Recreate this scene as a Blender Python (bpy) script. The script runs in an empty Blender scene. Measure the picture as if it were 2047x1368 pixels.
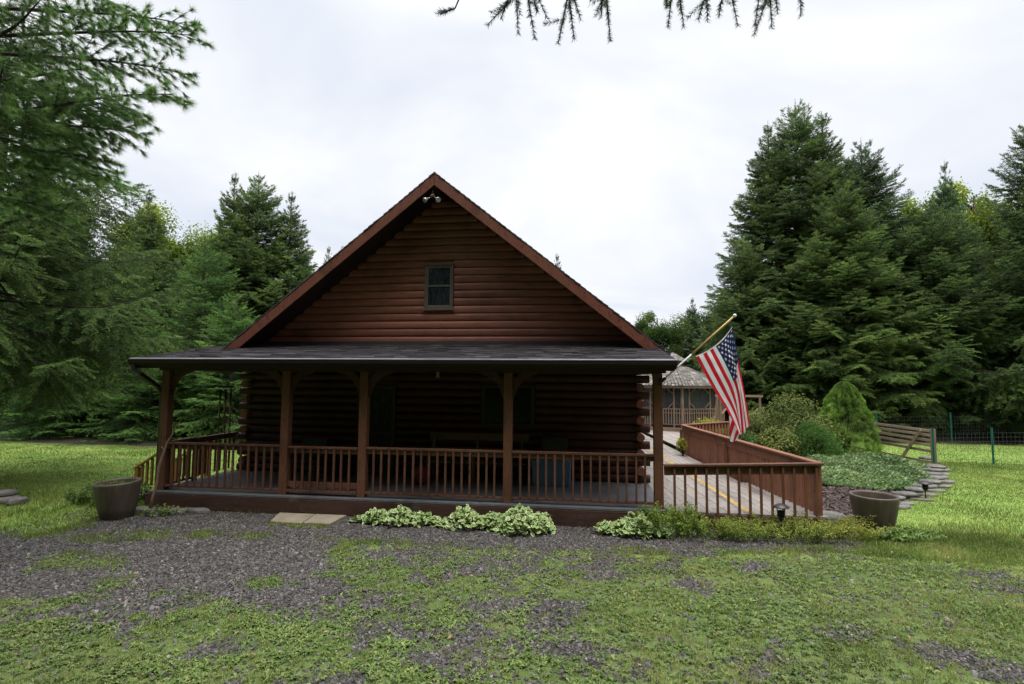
import bpy, math, random
import numpy as np
from mathutils import Vector, Matrix

C = bpy.context.scene
COL = C.collection
random.seed(7)
D = 0.33                                   # porch deck height above the gravel

# ---------------------------------------------------------------- materials
def newmat(name):
    m = bpy.data.materials.new(name); m.use_nodes = True
    nt = m.node_tree
    b = nt.nodes['Principled BSDF']
    return m, nt, b

def N(nt, t, **kw):
    n = nt.nodes.new(t)
    for k, v in kw.items():
        if k.startswith('i_'):
            key = k[2:].replace('_', ' ')
            n.inputs[int(key) if key.isdigit() else key].default_value = v
        else:
            setattr(n, k, v)
    return n

def ramp(nt, stops, fac=None, interp='LINEAR'):
    r = nt.nodes.new('ShaderNodeValToRGB'); r.color_ramp.interpolation = interp
    e = r.color_ramp.elements
    while len(e) < len(stops): e.new(0.5)
    for i, (p, c) in enumerate(stops):
        e[i].position = p; e[i].color = (c[0], c[1], c[2], 1)
    if fac is not None: nt.links.new(fac, r.inputs['Fac'])
    return r

def mixc(nt, a, b, fac, mode='MIX'):
    n = nt.nodes.new('ShaderNodeMix'); n.data_type = 'RGBA'; n.blend_type = mode
    for sock, v in ((n.inputs['Factor'], fac), (n.inputs['A'], a), (n.inputs['B'], b)):
        if isinstance(v, (int, float)): sock.default_value = v
        elif isinstance(v, tuple): sock.default_value = (v[0], v[1], v[2], 1)
        else: nt.links.new(v, sock)
    return n.outputs['Result']

def coords(nt, scale=(1, 1, 1), rot=(0, 0, 0), kind='Object'):
    tc = nt.nodes.new('ShaderNodeTexCoord'); mp = nt.nodes.new('ShaderNodeMapping')
    mp.inputs['Scale'].default_value = scale; mp.inputs['Rotation'].default_value = rot
    nt.links.new(tc.outputs[kind], mp.inputs['Vector'])
    return mp.outputs['Vector']

def noise(nt, vec, scale, detail=4, rough=0.55, dist=0.0):
    n = nt.nodes.new('ShaderNodeTexNoise')
    n.inputs['Scale'].default_value = scale; n.inputs['Detail'].default_value = detail
    n.inputs['Roughness'].default_value = rough; n.inputs['Distortion'].default_value = dist
    if vec is not None: nt.links.new(vec, n.inputs['Vector'])
    return n.outputs['Fac']

def bump(nt, b, h, strength=0.3, dist=0.01):
    n = nt.nodes.new('ShaderNodeBump'); n.inputs['Strength'].default_value = strength
    n.inputs['Distance'].default_value = dist
    nt.links.new(h, n.inputs['Height']); nt.links.new(n.outputs['Normal'], b.inputs['Normal'])

def wood(name, dark, light, grain=(1, 1, 1), rough=0.6, worn=None, spec=0.3, wornamt=0.6, checks=True):
    """stained or weathered timber: long grain streaks, blotches, worn grey areas"""
    m, nt, b = newmat(name)
    v = coords(nt, grain)
    f = noise(nt, v, 14, 5, 0.6, 0.4)
    blot = noise(nt, coords(nt), 1.3, 3)
    r = ramp(nt, [(0.3, dark), (0.7, light)], f)
    c = mixc(nt, r.outputs['Color'], tuple(x * 0.55 for x in dark), ramp(nt, [(0.5, (0, 0, 0)), (0.75, (1, 1, 1))], blot).outputs['Color'])
    if worn:
        w = noise(nt, coords(nt, (3, 3, 3)), 0.9, 5, 0.65)
        wr = ramp(nt, [(0.55, (0, 0, 0)), (0.75, (wornamt,) * 3)], w).outputs['Color']
        c = mixc(nt, c, worn, wr)
    if checks:                                  # drying cracks along the grain and a few knots
        ck = noise(nt, coords(nt, tuple(g * .9 for g in grain)), 3.1, 2, 0.4)
        c = mixc(nt, c, tuple(x * 0.28 for x in dark), ramp(nt, [(0.478, (0, 0, 0)), (0.492, (.75,) * 3), (0.497, (.75,) * 3), (0.511, (0, 0, 0))], ck).outputs['Color'])
        vk = nt.nodes.new('ShaderNodeTexVoronoi'); vk.inputs['Scale'].default_value = 2.3; nt.links.new(coords(nt, tuple(min(1.6, max(.7, g)) for g in grain)), vk.inputs['Vector'])
        c = mixc(nt, c, tuple(x * 0.4 for x in dark), ramp(nt, [(0.035, (.8,) * 3), (0.075, (0, 0, 0))], vk.outputs['Distance']).outputs['Color'])
    att = N(nt, 'ShaderNodeAttribute', attribute_name='tint')
    add = nt.nodes.new('ShaderNodeMath'); add.operation = 'ADD'; add.inputs[1].default_value = 0.0
    nt.links.new(att.outputs['Fac'], add.inputs[0])
    c = mixc(nt, c, tuple(min(1, x * 1.55) for x in light), att.outputs['Fac'])
    nt.links.new(c, b.inputs['Base Color'])
    b.inputs['Roughness'].default_value = rough
    b.inputs['Specular IOR Level'].default_value = spec
    bump(nt, b, f, 0.35, 0.006)
    return m

def plain(name, col, rough=0.6, metal=0.0, var=0.25, scale=6, spec=0.4, bumps=0.0):
    m, nt, b = newmat(name)
    f = noise(nt, coords(nt), scale, 4)
    r = ramp(nt, [(0.25, tuple(x * (1 - var) for x in col)), (0.75, tuple(min(1, x * (1 + var)) for x in col))], f)
    nt.links.new(r.outputs['Color'], b.inputs['Base Color'])
    b.inputs['Roughness'].default_value = rough; b.inputs['Metallic'].default_value = metal
    b.inputs['Specular IOR Level'].default_value = spec
    if bumps: bump(nt, b, noise(nt, coords(nt), scale * 6, 5), bumps, 0.01)
    return m

def foliage(name, dark, mid, light, trans=0.25, rough=0.55, patch=0.5):
    """leaves and needles: the tint attribute runs from old dark growth to fresh tips;
    the object colour tones each plant"""
    m, nt, b = newmat(name)
    att = N(nt, 'ShaderNodeAttribute', attribute_name='tint')
    oi = nt.nodes.new('ShaderNodeObjectInfo')
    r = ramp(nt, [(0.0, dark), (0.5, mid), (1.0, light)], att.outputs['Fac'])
    f = noise(nt, coords(nt), 0.55, 3)
    pr = ramp(nt, [(0.35, (1 - patch * 0.7,) * 3), (0.68, (1 + patch * 0.4,) * 3)], f)
    c = mixc(nt, r.outputs['Color'], pr.outputs['Color'], 1.0, 'MULTIPLY')
    c = mixc(nt, c, oi.outputs['Color'], 1.0, 'MULTIPLY')
    nt.links.new(c, b.inputs['Base Color'])
    b.inputs['Roughness'].default_value = rough; b.inputs['Specular IOR Level'].default_value = 0.25
    tr = nt.nodes.new('ShaderNodeBsdfTranslucent'); nt.links.new(c, tr.inputs['Color'])
    mx = nt.nodes.new('ShaderNodeMixShader'); mx.inputs['Fac'].default_value = trans
    nt.links.new(b.outputs['BSDF'], mx.inputs[1]); nt.links.new(tr.outputs['BSDF'], mx.inputs[2])
    nt.links.new(mx.outputs['Shader'], nt.nodes['Material Output'].inputs['Surface'])
    return m

M = {}
RED_D, RED_L = (0.040, 0.0135, 0.0075), (0.080, 0.026, 0.014)
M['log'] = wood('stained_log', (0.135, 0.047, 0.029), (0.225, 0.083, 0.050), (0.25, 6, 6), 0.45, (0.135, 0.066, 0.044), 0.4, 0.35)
M['porchlog'] = wood('shaded_log', (0.038, 0.0145, 0.0095), (0.064, 0.024, 0.016), (0.25, 6, 6), 0.5, None, 0.3)  # darker copy of the log stain, porch shade put into its colour
M['trim'] = wood('stained_trim', (0.110, 0.035, 0.020), (0.170, 0.055, 0.032), (4, 4, 1), 0.6, (0.11, 0.06, 0.04))
M['post'] = wood('stained_post', (0.100, 0.041, 0.022), (0.160, 0.069, 0.037), (7, 7, 0.4), 0.6, (0.16, 0.105, 0.075), 0.3, 0.45)
M['rail'] = wood('stained_rail', (0.092, 0.039, 0.024), (0.150, 0.064, 0.039), (4, 4, 0.7), 0.6, (0.2, 0.14, 0.105), 0.3, 0.4)
M['ramp_rail'] = wood('weathered_red_rail', (0.165, 0.066, 0.037), (0.265, 0.112, 0.064), (4, 4, 0.7), 0.6, (0.26, 0.18, 0.13), 0.3, 0.6)
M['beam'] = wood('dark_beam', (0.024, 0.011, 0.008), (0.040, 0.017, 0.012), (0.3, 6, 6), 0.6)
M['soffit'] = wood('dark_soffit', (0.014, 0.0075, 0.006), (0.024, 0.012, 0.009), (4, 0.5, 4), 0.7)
M['skirt'] = wood('skirt_board', (0.048, 0.024, 0.018), (0.076, 0.038, 0.028), (0.3, 6, 6), 0.6, (0.12, 0.1, 0.07))
M['greydeck'] = wood('grey_painted_deck', (0.085, 0.085, 0.092), (0.13, 0.13, 0.138), (0.4, 8, 8), 0.4, (0.23, 0.23, 0.23))
M['boards'] = wood('weathered_boards', (0.17, 0.145, 0.125), (0.30, 0.265, 0.235), (9, 0.35, 9), 0.65, (0.36, 0.33, 0.30), 0.3)
M['oldwood'] = wood('old_cedar', (0.16, 0.10, 0.07), (0.27, 0.185, 0.135), (6, 6, 0.5), 0.7, (0.3, 0.26, 0.22))
M['gatewood'] = wood('grey_gate_wood', (0.15, 0.10, 0.07), (0.27, 0.2, 0.145), (5, 5, 5), 0.75, (0.32, 0.28, 0.24))
M['yellowwood'] = wood('new_yellow_wood', (0.22, 0.115, 0.022), (0.34, 0.185, 0.04), (6, 6, 0.6), 0.5)
M['benchwood'] = wood('bench_wood', (0.085, 0.055, 0.018), (0.14, 0.095, 0.032), (0.4, 6, 6), 0.5)
M['stick'] = wood('peeled_stick', (0.14, 0.085, 0.055), (0.27, 0.17, 0.115), (8, 8, 1), 0.7)
M['bark'] = wood('spruce_bark', (0.05, 0.038, 0.03), (0.115, 0.092, 0.076), (5, 5, 1.2), 0.9, None, 0.1)
M['gutter'] = plain('brown_gutter', (0.018, 0.010, 0.009), 0.6, 0, 0.15, 6, 0.2)
M['drip'] = plain('drip_edge', (0.17, 0.17, 0.19), 0.5, 0.1, 0.3, 3)
M['pipe'] = plain('dark_downspout', (0.018, 0.013, 0.011), 0.35)
M['frame'] = plain('window_frame', (0.11, 0.075, 0.055), 0.5, 0, 0.15)
M['darkframe'] = plain('dark_frame', (0.030, 0.022, 0.018), 0.6)
M['brace'] = wood('shaded_brace_wood', (0.045, 0.019, 0.011), (0.075, 0.031, 0.017), (6, 6, 6), 0.6)  # timber colour lowered to carry the shade under the porch roof
M['twig'] = plain('dark_twig', (0.026, 0.021, 0.016), 0.9, 0, 0.3)
M['vinyl'] = plain('pale_sash', (0.12, 0.115, 0.11), 0.4)
M['clay'] = plain('glazed_pot', (0.075, 0.056, 0.038), 0.42, 0, 0.22, 5, 0.4, 0.05)
def _pot():
    m, nt, b = newmat('stained_pot')
    st_ = noise(nt, coords(nt, (7, 7, .7)), 1.6, 4, .6); sp_ = noise(nt, coords(nt), 9, 4, .6)
    c = mixc(nt, (0.070, 0.053, 0.037), (0.125, 0.103, 0.078), ramp(nt, [(.45, (0, 0, 0)), (.75, (.7,) * 3)], st_).outputs['Color'])
    tc = nt.nodes.new('ShaderNodeTexCoord'); sx = nt.nodes.new('ShaderNodeSeparateXYZ'); nt.links.new(tc.outputs['Object'], sx.inputs[0])
    ad = nt.nodes.new('ShaderNodeMath'); ad.operation = 'MULTIPLY_ADD'; nt.links.new(sp_, ad.inputs[0]); ad.inputs[1].default_value = -.22; nt.links.new(sx.outputs['Z'], ad.inputs[2])
    c = mixc(nt, c, (0.045, 0.036, 0.027), ramp(nt, [(.0, (.85,) * 3), (.10, (0, 0, 0))], ad.outputs[0]).outputs['Color'])
    nt.links.new(c, b.inputs['Base Color']); b.inputs['Roughness'].default_value = .5; bump(nt, b, sp_, .08, .01)
    return m
M['clay'] = _pot()
M['soil'] = plain('potting_soil', (0.03, 0.022, 0.016), 0.95, 0, 0.5, 25)
M['black'] = plain('black_plastic', (0.012, 0.012, 0.013), 0.4)
M['lampmetal'] = plain('bronze_lamp', (0.04, 0.035, 0.032), 0.35, 0.4)
M['white'] = plain('white_plastic', (0.55, 0.55, 0.53), 0.4)
M['bulb'] = plain('silvered_bulb', (0.5, 0.5, 0.5), 0.18, 0.5)
M['tote'] = plain('blue_tote', (0.11, 0.17, 0.25), 0.5, 0, 0.12)
M['totelid'] = plain('grey_tote_lid', (0.16, 0.18, 0.21), 0.5)
M['redcloth'] = plain('dark_red_cloth', (0.10, 0.012, 0.012), 0.8)
M['chime'] = plain('brass_tube', (0.30, 0.24, 0.15), 0.3, 0.8)
M['slab'] = plain('concrete_slab', (0.23, 0.195, 0.145), 0.9, 0, 0.3, 3, 0.2, 0.3)
M['stone'] = plain('grey_flagstone', (0.140, 0.130, 0.12), 0.9, 0, 0.6, 4, 0.2, 0.7)
M['greenpost'] = plain('green_steel', (0.012, 0.12, 0.085), 0.5)
M['wire'] = plain('galvanised_wire', (0.12, 0.14, 0.13), 0.5, 0.5)
M['yellowpaint'] = plain('yellow_paint', (0.42, 0.26, 0.06), 0.75, 0, 0.5, 9)
M['polewood'] = plain('varnished_pole', (0.62, 0.40, 0.13), 0.35, 0, 0.12)
M['polewhite'] = plain('white_pole', (0.72, 0.72, 0.72), 0.35, 0, 0.05)
M['screen'] = None

M['spruce'] = foliage('spruce_needles', (0.038, 0.064, 0.024), (0.110, 0.176, 0.056), (0.265, 0.36, 0.105), 0.33)
M['youngspruce'] = foliage('young_spruce_needles', (0.034, 0.074, 0.020), (0.105, 0.210, 0.048), (0.26, 0.42, 0.095), 0.32)
M['pine'] = foliage('white_pine_needles', (0.070, 0.140, 0.046), (0.185, 0.325, 0.090), (0.32, 0.48, 0.14), 0.45, 0.45)
M['leaf'] = foliage('broad_leaves', (0.030, 0.058, 0.010), (0.085, 0.140, 0.018), (0.22, 0.27, 0.035), 0.35)
M['rhodo'] = foliage('shrub_leaves', (0.040, 0.064, 0.016), (0.145, 0.190, 0.046), (0.33, 0.34, 0.10), 0.28, 0.4)
M['conifer'] = foliage('dwarf_conifer_needles', (0.046, 0.098, 0.017), (0.180, 0.315, 0.050), (0.36, 0.52, 0.10), 0.28)
M['yew'] = foliage('yew_needles', (0.026, 0.066, 0.014), (0.085, 0.185, 0.036), (0.18, 0.31, 0.07), 0.25)
M['juniper'] = foliage('juniper_needles', (0.070, 0.120, 0.048), (0.180, 0.275, 0.110), (0.36, 0.45, 0.21), 0.2)
M['weed'] = foliage('weedy_leaves', (0.070, 0.12, 0.018), (0.21, 0.28, 0.045), (0.42, 0.44, 0.10), 0.35)
M['goldshrub'] = foliage('golden_leaves', (0.2, 0.22, 0.02), (0.42, 0.43, 0.04), (0.6, 0.55, 0.06), 0.35)
M['grass'] = foliage('grass_blades', (0.085, 0.138, 0.026), (0.230, 0.300, 0.068), (0.50, 0.47, 0.19), 0.35, 0.5, 0.35)
M['plantain'] = foliage('plantain_leaves', (0.060, 0.110, 0.024), (0.150, 0.225, 0.055), (0.29, 0.34, 0.11), 0.3, 0.45, 0.3)

def mat_goutweed():
    m, nt, b = newmat('variegated_leaf')
    att = N(nt, 'ShaderNodeAttribute', attribute_name='tint')
    r = ramp(nt, [(0.0, (0.08, 0.17, 0.035)), (0.58, (0.15, 0.25, 0.06)), (0.74, (0.35, 0.42, 0.16)), (1.0, (0.48, 0.53, 0.25))], att.outputs['Fac'])
    nt.links.new(r.outputs['Color'], b.inputs['Base Color']); b.inputs['Roughness'].default_value = 0.5
    return m
M['goutweed'] = mat_goutweed()

def mat_glass(name, col=(0.010, 0.012, 0.015), rough=0.06, streak=2.5):
    m, nt, b = newmat(name)
    f = noise(nt, coords(nt, (9, 1, 1.6)), 3.2, 4, 0.6)
    r = ramp(nt, [(0.40, tuple(x * 0.7 for x in col)), (0.68, tuple(x * (1 + streak) for x in col))], f)
    nt.links.new(r.outputs['Color'], b.inputs['Base Color'])
    b.inputs['Roughness'].default_value = rough; b.inputs['Specular IOR Level'].default_value = 0.5
    bump(nt, b, noise(nt, coords(nt), 2.0, 2), 0.08, 0.01)
    return m
M['glass'] = mat_glass('dark_glass')
M['doorglass'] = mat_glass('storm_door_glass', (0.016, 0.019, 0.015), 0.35, 1.0)
M['doorglass'].node_tree.nodes['Principled BSDF'].inputs['Specular IOR Level'].default_value = 0.15
M['porchglass'] = mat_glass('porch_glass', (0.006, 0.007, 0.008), 0.25, 0.8)
M['porchglass'].node_tree.nodes['Principled BSDF'].inputs['Specular IOR Level'].default_value = 0.2

def mat_screen():
    m, nt, b = newmat('insect_screen')
    b.inputs['Base Color'].default_value = (0.04, 0.043, 0.045, 1); b.inputs['Roughness'].default_value = 0.7
    t = nt.nodes.new('ShaderNodeBsdfTransparent'); mx = nt.nodes.new('ShaderNodeMixShader'); mx.inputs['Fac'].default_value = 0.28
    nt.links.new(b.outputs['BSDF'], mx.inputs[1]); nt.links.new(t.outputs['BSDF'], mx.inputs[2])
    nt.links.new(mx.outputs['Shader'], nt.nodes['Material Output'].inputs['Surface'])
    return m
M['screen'] = mat_screen()

def mat_shingle(name, a, b_, hi):
    m, nt, b = newmat(name)
    att = N(nt, 'ShaderNodeAttribute', attribute_name='tint')
    r = ramp(nt, [(0, a), (0.7, b_), (1, hi)], att.outputs['Fac'])
    g = noise(nt, coords(nt), 90, 3, 0.7)
    gr = ramp(nt, [(0.35, (0.6,) * 3), (0.7, (1.35,) * 3)], g)
    nt.links.new(mixc(nt, r.outputs['Color'], gr.outputs['Color'], 1.0, 'MULTIPLY'), b.inputs['Base Color'])
    b.inputs['Roughness'].default_value = 0.75; b.inputs['Specular IOR Level'].default_value = 0.3
    bump(nt, b, g, 0.6, 0.004)
    return m
M['shingle'] = mat_shingle('dark_shingles', (0.042, 0.036, 0.039), (0.072, 0.063, 0.068), (0.115, 0.104, 0.108))
M['shake'] = mat_shingle('grey_shakes', (0.095, 0.085, 0.072), (0.18, 0.162, 0.14), (0.30, 0.275, 0.245))

def mat_gravel():
    m, nt, b = newmat('gravel_chip')
    att = N(nt, 'ShaderNodeAttribute', attribute_name='tint')
    r = ramp(nt, [(0, (0.029, 0.026, 0.024)), (0.55, (0.078, 0.070, 0.065)), (0.9, (0.150, 0.136, 0.125)), (1, (0.28, 0.25, 0.23))], att.outputs['Fac'])
    nt.links.new(r.outputs['Color'], b.inputs['Base Color'])
    b.inputs['Roughness'].default_value = 0.6; b.inputs['Specular IOR Level'].default_value = 0.35
    return m
M['gravel'] = mat_gravel()

def mat_ground():
    m, nt, b = newmat('ground_surface')
    att = N(nt, 'ShaderNodeAttribute', attribute_name='mask')
    sep = nt.nodes.new('ShaderNodeSeparateColor'); nt.links.new(att.outputs['Color'], sep.inputs['Color'])
    v = coords(nt)
    vo = nt.nodes.new('ShaderNodeTexVoronoi'); vo.inputs['Scale'].default_value = 34; nt.links.new(v, vo.inputs['Vector'])
    sepc = nt.nodes.new('ShaderNodeSeparateColor'); nt.links.new(vo.outputs['Color'], sepc.inputs['Color'])
    grav = ramp(nt, [(0, (0.024, 0.021, 0.020)), (0.6, (0.058, 0.050, 0.049)), (1, (0.115, 0.10, 0.097))], sepc.outputs['Red'])
    edge = ramp(nt, [(0.0, (1, 1, 1)), (0.6, (0.35,) * 3)], vo.outputs['Distance'])
    gcol = mixc(nt, grav.outputs['Color'], edge.outputs['Color'], 1.0, 'MULTIPLY')
    n1 = noise(nt, coords(nt, (0.5, 1.6, 1)), 0.9, 5, 0.6)
    n2 = noise(nt, v, 38, 4, 0.7)
    lawn = ramp(nt, [(0.25, (0.105, 0.185, 0.034)), (0.5, (0.180, 0.275, 0.055)), (0.75, (0.285, 0.335, 0.09))], n1)
    fine = ramp(nt, [(0.3, (0.62,) * 3), (0.7, (1.3,) * 3)], n2)
    lcol = mixc(nt, lawn.outputs['Color'], fine.outputs['Color'], 1.0, 'MULTIPLY')
    lit = ramp(nt, [(0.3, (0.012, 0.011, 0.008)), (0.7, (0.035, 0.030, 0.018))], noise(nt, v, 3, 5))
    mul = ramp(nt, [(0.3, (0.035, 0.024, 0.022)), (0.7, (0.115, 0.085, 0.080))], noise(nt, v, 45, 3, 0.7))
    c = mixc(nt, gcol, lcol, sep.outputs['Red'])
    c = mixc(nt, c, mul.outputs['Color'], sep.outputs['Blue'])
    c = mixc(nt, c, lit.outputs['Color'], sep.outputs['Green'])
    nt.links.new(c, b.inputs['Base Color']); b.inputs['Roughness'].default_value = 0.9
    b.inputs['Specular IOR Level'].default_value = 0.15
    bump(nt, b, n2, 0.5, 0.03)
    return m
M['ground'] = mat_ground()

def mat_flag():
    """stripes and canton of the flag as a woven pattern in its own uv: x = fly, y = hoist"""
    m, nt, b = newmat('flag_cloth')
    att = N(nt, 'ShaderNodeAttribute', attribute_name='flaguv')
    sep = nt.nodes.new('ShaderNodeSeparateXYZ'); nt.links.new(att.outputs['Vector'], sep.inputs['Vector'])
    def math_(op, a, bb):
        n = nt.nodes.new('ShaderNodeMath'); n.operation = op
        for i, v in enumerate((a, bb)):
            if isinstance(v, (int, float)): n.inputs[i].default_value = v
            else: nt.links.new(v, n.inputs[i])
        return n.outputs[0]
    st = math_('MODULO', math_('FLOOR', math_('MULTIPLY', sep.outputs['Y'], 13.0), 0), 2.0)
    stripe = mixc(nt, (0.62, 0.016, 0.028), (0.80, 0.80, 0.82), st)
    can = math_('MULTIPLY', math_('LESS_THAN', sep.outputs['X'], 0.42), math_('LESS_THAN', sep.outputs['Y'], 7 / 13))
    c = mixc(nt, stripe, (0.017, 0.026, 0.105), can)
    head = math_('LESS_THAN', sep.outputs['X'], 0.022)
    c = mixc(nt, c, (0.75, 0.74, 0.72), head)
    nt.links.new(c, b.inputs['Base Color']); b.inputs['Roughness'].default_value = 0.75
    bump(nt, b, noise(nt, coords(nt, (1, 1, .5)), 14, 3, .6), .5, .012)
    b.inputs['Specular IOR Level'].default_value = 0.2
    tr = nt.nodes.new('ShaderNodeBsdfTranslucent'); nt.links.new(c, tr.inputs['Color'])
    mx = nt.nodes.new('ShaderNodeMixShader'); mx.inputs['Fac'].default_value = 0.35
    nt.links.new(b.outputs['BSDF'], mx.inputs[1]); nt.links.new(tr.outputs['BSDF'], mx.inputs[2])
    nt.links.new(mx.outputs['Shader'], nt.nodes['Material Output'].inputs['Surface'])
    return m
M['flag'] = mat_flag()
M['star'] = plain('white_star', (0.8, 0.8, 0.82), 0.7, 0, 0.02)

# ---------------------------------------------------------------- object helpers
ROOT = {}
def empty(name, label, cat, loc=(0, 0, 0), group=None, kind=None):
    o = bpy.data.objects.new(name, None); COL.objects.link(o)
    o.location = loc; o.empty_display_size = 0.2
    o['label'] = label; o['category'] = cat
    if group: o['group'] = group
    ROOT[o.name] = Vector(loc)
    return o

def tag(o, label=None, cat=None, group=None, kind=None):
    if label: o['label'] = label
    if cat: o['category'] = cat
    if group: o['group'] = group
    if kind: o['kind'] = kind
    return o

def link(name, me, mat, parent=None, loc=None):
    o = bpy.data.objects.new(name, me); COL.objects.link(o)
    if mat and not me.materials: me.materials.append(mat)
    if parent is not None:
        o.parent = parent; ROOT[o.name] = ROOT[parent.name]
    else:
        o.location = loc or (0, 0, 0); ROOT[o.name] = Vector(loc or (0, 0, 0))
    return o

class MB:
    """mesh builder in world coordinates"""
    def __init__(s): s.v = []; s.f = []; s.t = []; s.sm = []; s.tint = 0.0
    def add(s, vs, fs, smooth=False, tint=None):
        b = len(s.v); s.v += [tuple(p) for p in vs]
        s.t += [s.tint if tint is None else tint] * len(vs)
        s.f += [[b + i for i in f] for f in fs]; s.sm += [smooth] * len(fs)
    def box(s, x0, x1, y0, y1, z0, z1, tint=None):
        s.add([(x0, y0, z0), (x1, y0, z0), (x1, y1, z0), (x0, y1, z0), (x0, y0, z1), (x1, y0, z1), (x1, y1, z1), (x0, y1, z1)],
              [(0, 3, 2, 1), (4, 5, 6, 7), (0, 1, 5, 4), (1, 2, 6, 5), (2, 3, 7, 6), (3, 0, 4, 7)], False, tint)
    def bar(s, a, b, w, h, up=(0, 0, 1), tint=None):
        a, b = Vector(a), Vector(b); d = (b - a).normalized(); up = Vector(up)
        r = d.cross(up)
        if r.length < 1e-4: r = d.cross(Vector((0, 1, 0)))
        r.normalize(); u = r.cross(d)
        vs = []
        for p in (a, b):
            for i, j in ((-1, -1), (1, -1), (1, 1), (-1, 1)): vs.append(p + r * (w / 2 * i) + u * (h / 2 * j))
        s.add(vs, [(0, 3, 2, 1), (4, 5, 6, 7), (0, 1, 5, 4), (1, 2, 6, 5), (2, 3, 7, 6), (3, 0, 4, 7)], False, tint)
    def tube(s, pts, rad, n=8, cap=True, smooth=True, tint=None):
        pts = [Vector(p) for p in pts]
        rad = rad if isinstance(rad, (list, tuple)) else [rad] * len(pts)
        vs = []; fs = []; ref = None
        for i, p in enumerate(pts):
            d = (pts[min(i + 1, len(pts) - 1)] - pts[max(i - 1, 0)]).normalized()
            if ref is None or abs(ref.dot(d)) > 0.98: ref = Vector((0, 0, 1)) if abs(d.z) < 0.9 else Vector((1, 0, 0))
            r = d.cross(ref).normalized(); u = r.cross(d)
            ref = u
            for k in range(n):
                a = 2 * math.pi * k / n
                vs.append(p + (r * math.cos(a) + u * math.sin(a)) * rad[i])
        for i in range(len(pts) - 1):
            for k in range(n):
                k2 = (k + 1) % n
                fs.append((i * n + k, i * n + k2, (i + 1) * n + k2, (i + 1) * n + k))
        s.add(vs, fs, smooth, tint)
        if cap:
            b = len(s.v) - len(vs); e = b + (len(pts) - 1) * n
            s.f += [[b + k for k in range(n)][::-1], [e + k for k in range(n)]]; s.sm += [False, False]
    def lathe(s, prof, c, n=32, smooth=True, tilt=None):
        vs = []; fs = []; m = len(prof)
        for r, z in prof:
            for k in range(n):
                a = 2 * math.pi * k / n; p = Vector((r * math.cos(a), r * math.sin(a), z))
                if tilt: p = tilt @ p
                vs.append(p + Vector(c))
        for i in range(m - 1):
            for k in range(n):
                k2 = (k + 1) % n
                fs.append((i * n + k, i * n + k2, (i + 1) * n + k2, (i + 1) * n + k))
        s.add(vs, fs, smooth)
    def poly(s, ring, ext, tint=None):
        """ring of points extruded by vector ext"""
        n = len(ring); e = Vector(ext)
        vs = [Vector(p) for p in ring] + [Vector(p) + e for p in ring]
        fs = [tuple(range(n))[::-1], tuple(range(n, 2 * n))] + [(i, (i + 1) % n, n + (i + 1) % n, n + i) for i in range(n)]
        s.add(vs, fs, False, tint)
    def build(s, name, mat, parent=None, loc=None, bevel=0.0):
        off = ROOT[parent.name] if parent is not None else Vector(loc or (0, 0, 0))
        me = bpy.data.meshes.new(name)
        me.from_pydata([(p[0] - off.x, p[1] - off.y, p[2] - off.z) for p in s.v], [], s.f)
        me.polygons.foreach_set('use_smooth', s.sm)
        a = me.attributes.new('tint', 'FLOAT', 'POINT'); a.data.foreach_set('value', s.t)
        me.update()
        o = link(name, me, mat, parent, loc)
        if bevel:
            b = o.modifiers.new('edge', 'BEVEL'); b.width = bevel; b.segments = 2; b.limit_method = 'ANGLE'
        return o

def np_mesh(name, V, k, tint=None, extra=None):
    """unshared k-gons from an (n*k, 3) array"""
    V = np.ascontiguousarray(V, dtype=np.float32); n = len(V); nf = n // k
    me = bpy.data.meshes.new(name)
    me.vertices.add(n); me.vertices.foreach_set('co', V.ravel())
    me.loops.add(n); me.loops.foreach_set('vertex_index', np.arange(n, dtype=np.int32))
    me.polygons.add(nf); me.polygons.foreach_set('loop_start', np.arange(0, n, k, dtype=np.int32))
    if tint is not None:
        a = me.attributes.new('tint', 'FLOAT', 'POINT'); a.data.foreach_set('value', np.clip(tint, 0, 1).astype(np.float32))
    me.update(calc_edges=True)
    return me

def soup(mb, off=(0, 0, 0)):
    """a builder's faces as loose triangles"""
    tri = [(f[0], f[i], f[i + 1]) for f in mb.f for i in range(1, len(f) - 1)]
    A = np.array(mb.v, float).reshape(-1, 3) - np.array(off, float); T = np.array(mb.t)
    i = np.array(tri, int).reshape(-1)
    return A[i], T[i]

def leafy(name, mesh, V, t, mat, parent, limbs=None, off=(0, 0, 0), limb_mat=None):
    """foliage triangles together with the limbs that carry them, as one part"""
    n0 = len(V) // 3
    if limbs is not None and limbs.f:
        W, wt = soup(limbs, off); V = np.concatenate([V, W]); t = np.concatenate([t, wt])
    me = np_mesh(mesh, V, 3, t); me.materials.append(mat)
    if len(V) // 3 > n0:
        me.materials.append(limb_mat or M['twig'])
        mi = np.zeros(len(V) // 3, dtype=np.int32); mi[n0:] = 1; me.polygons.foreach_set('material_index', mi)
    return link(name, me, None, parent)

def copy_tree(o, parent=None):
    c = o.copy(); COL.objects.link(c)
    if parent is not None: c.parent = parent
    for ch in list(o.children): copy_tree(ch, c)
    return c

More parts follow.
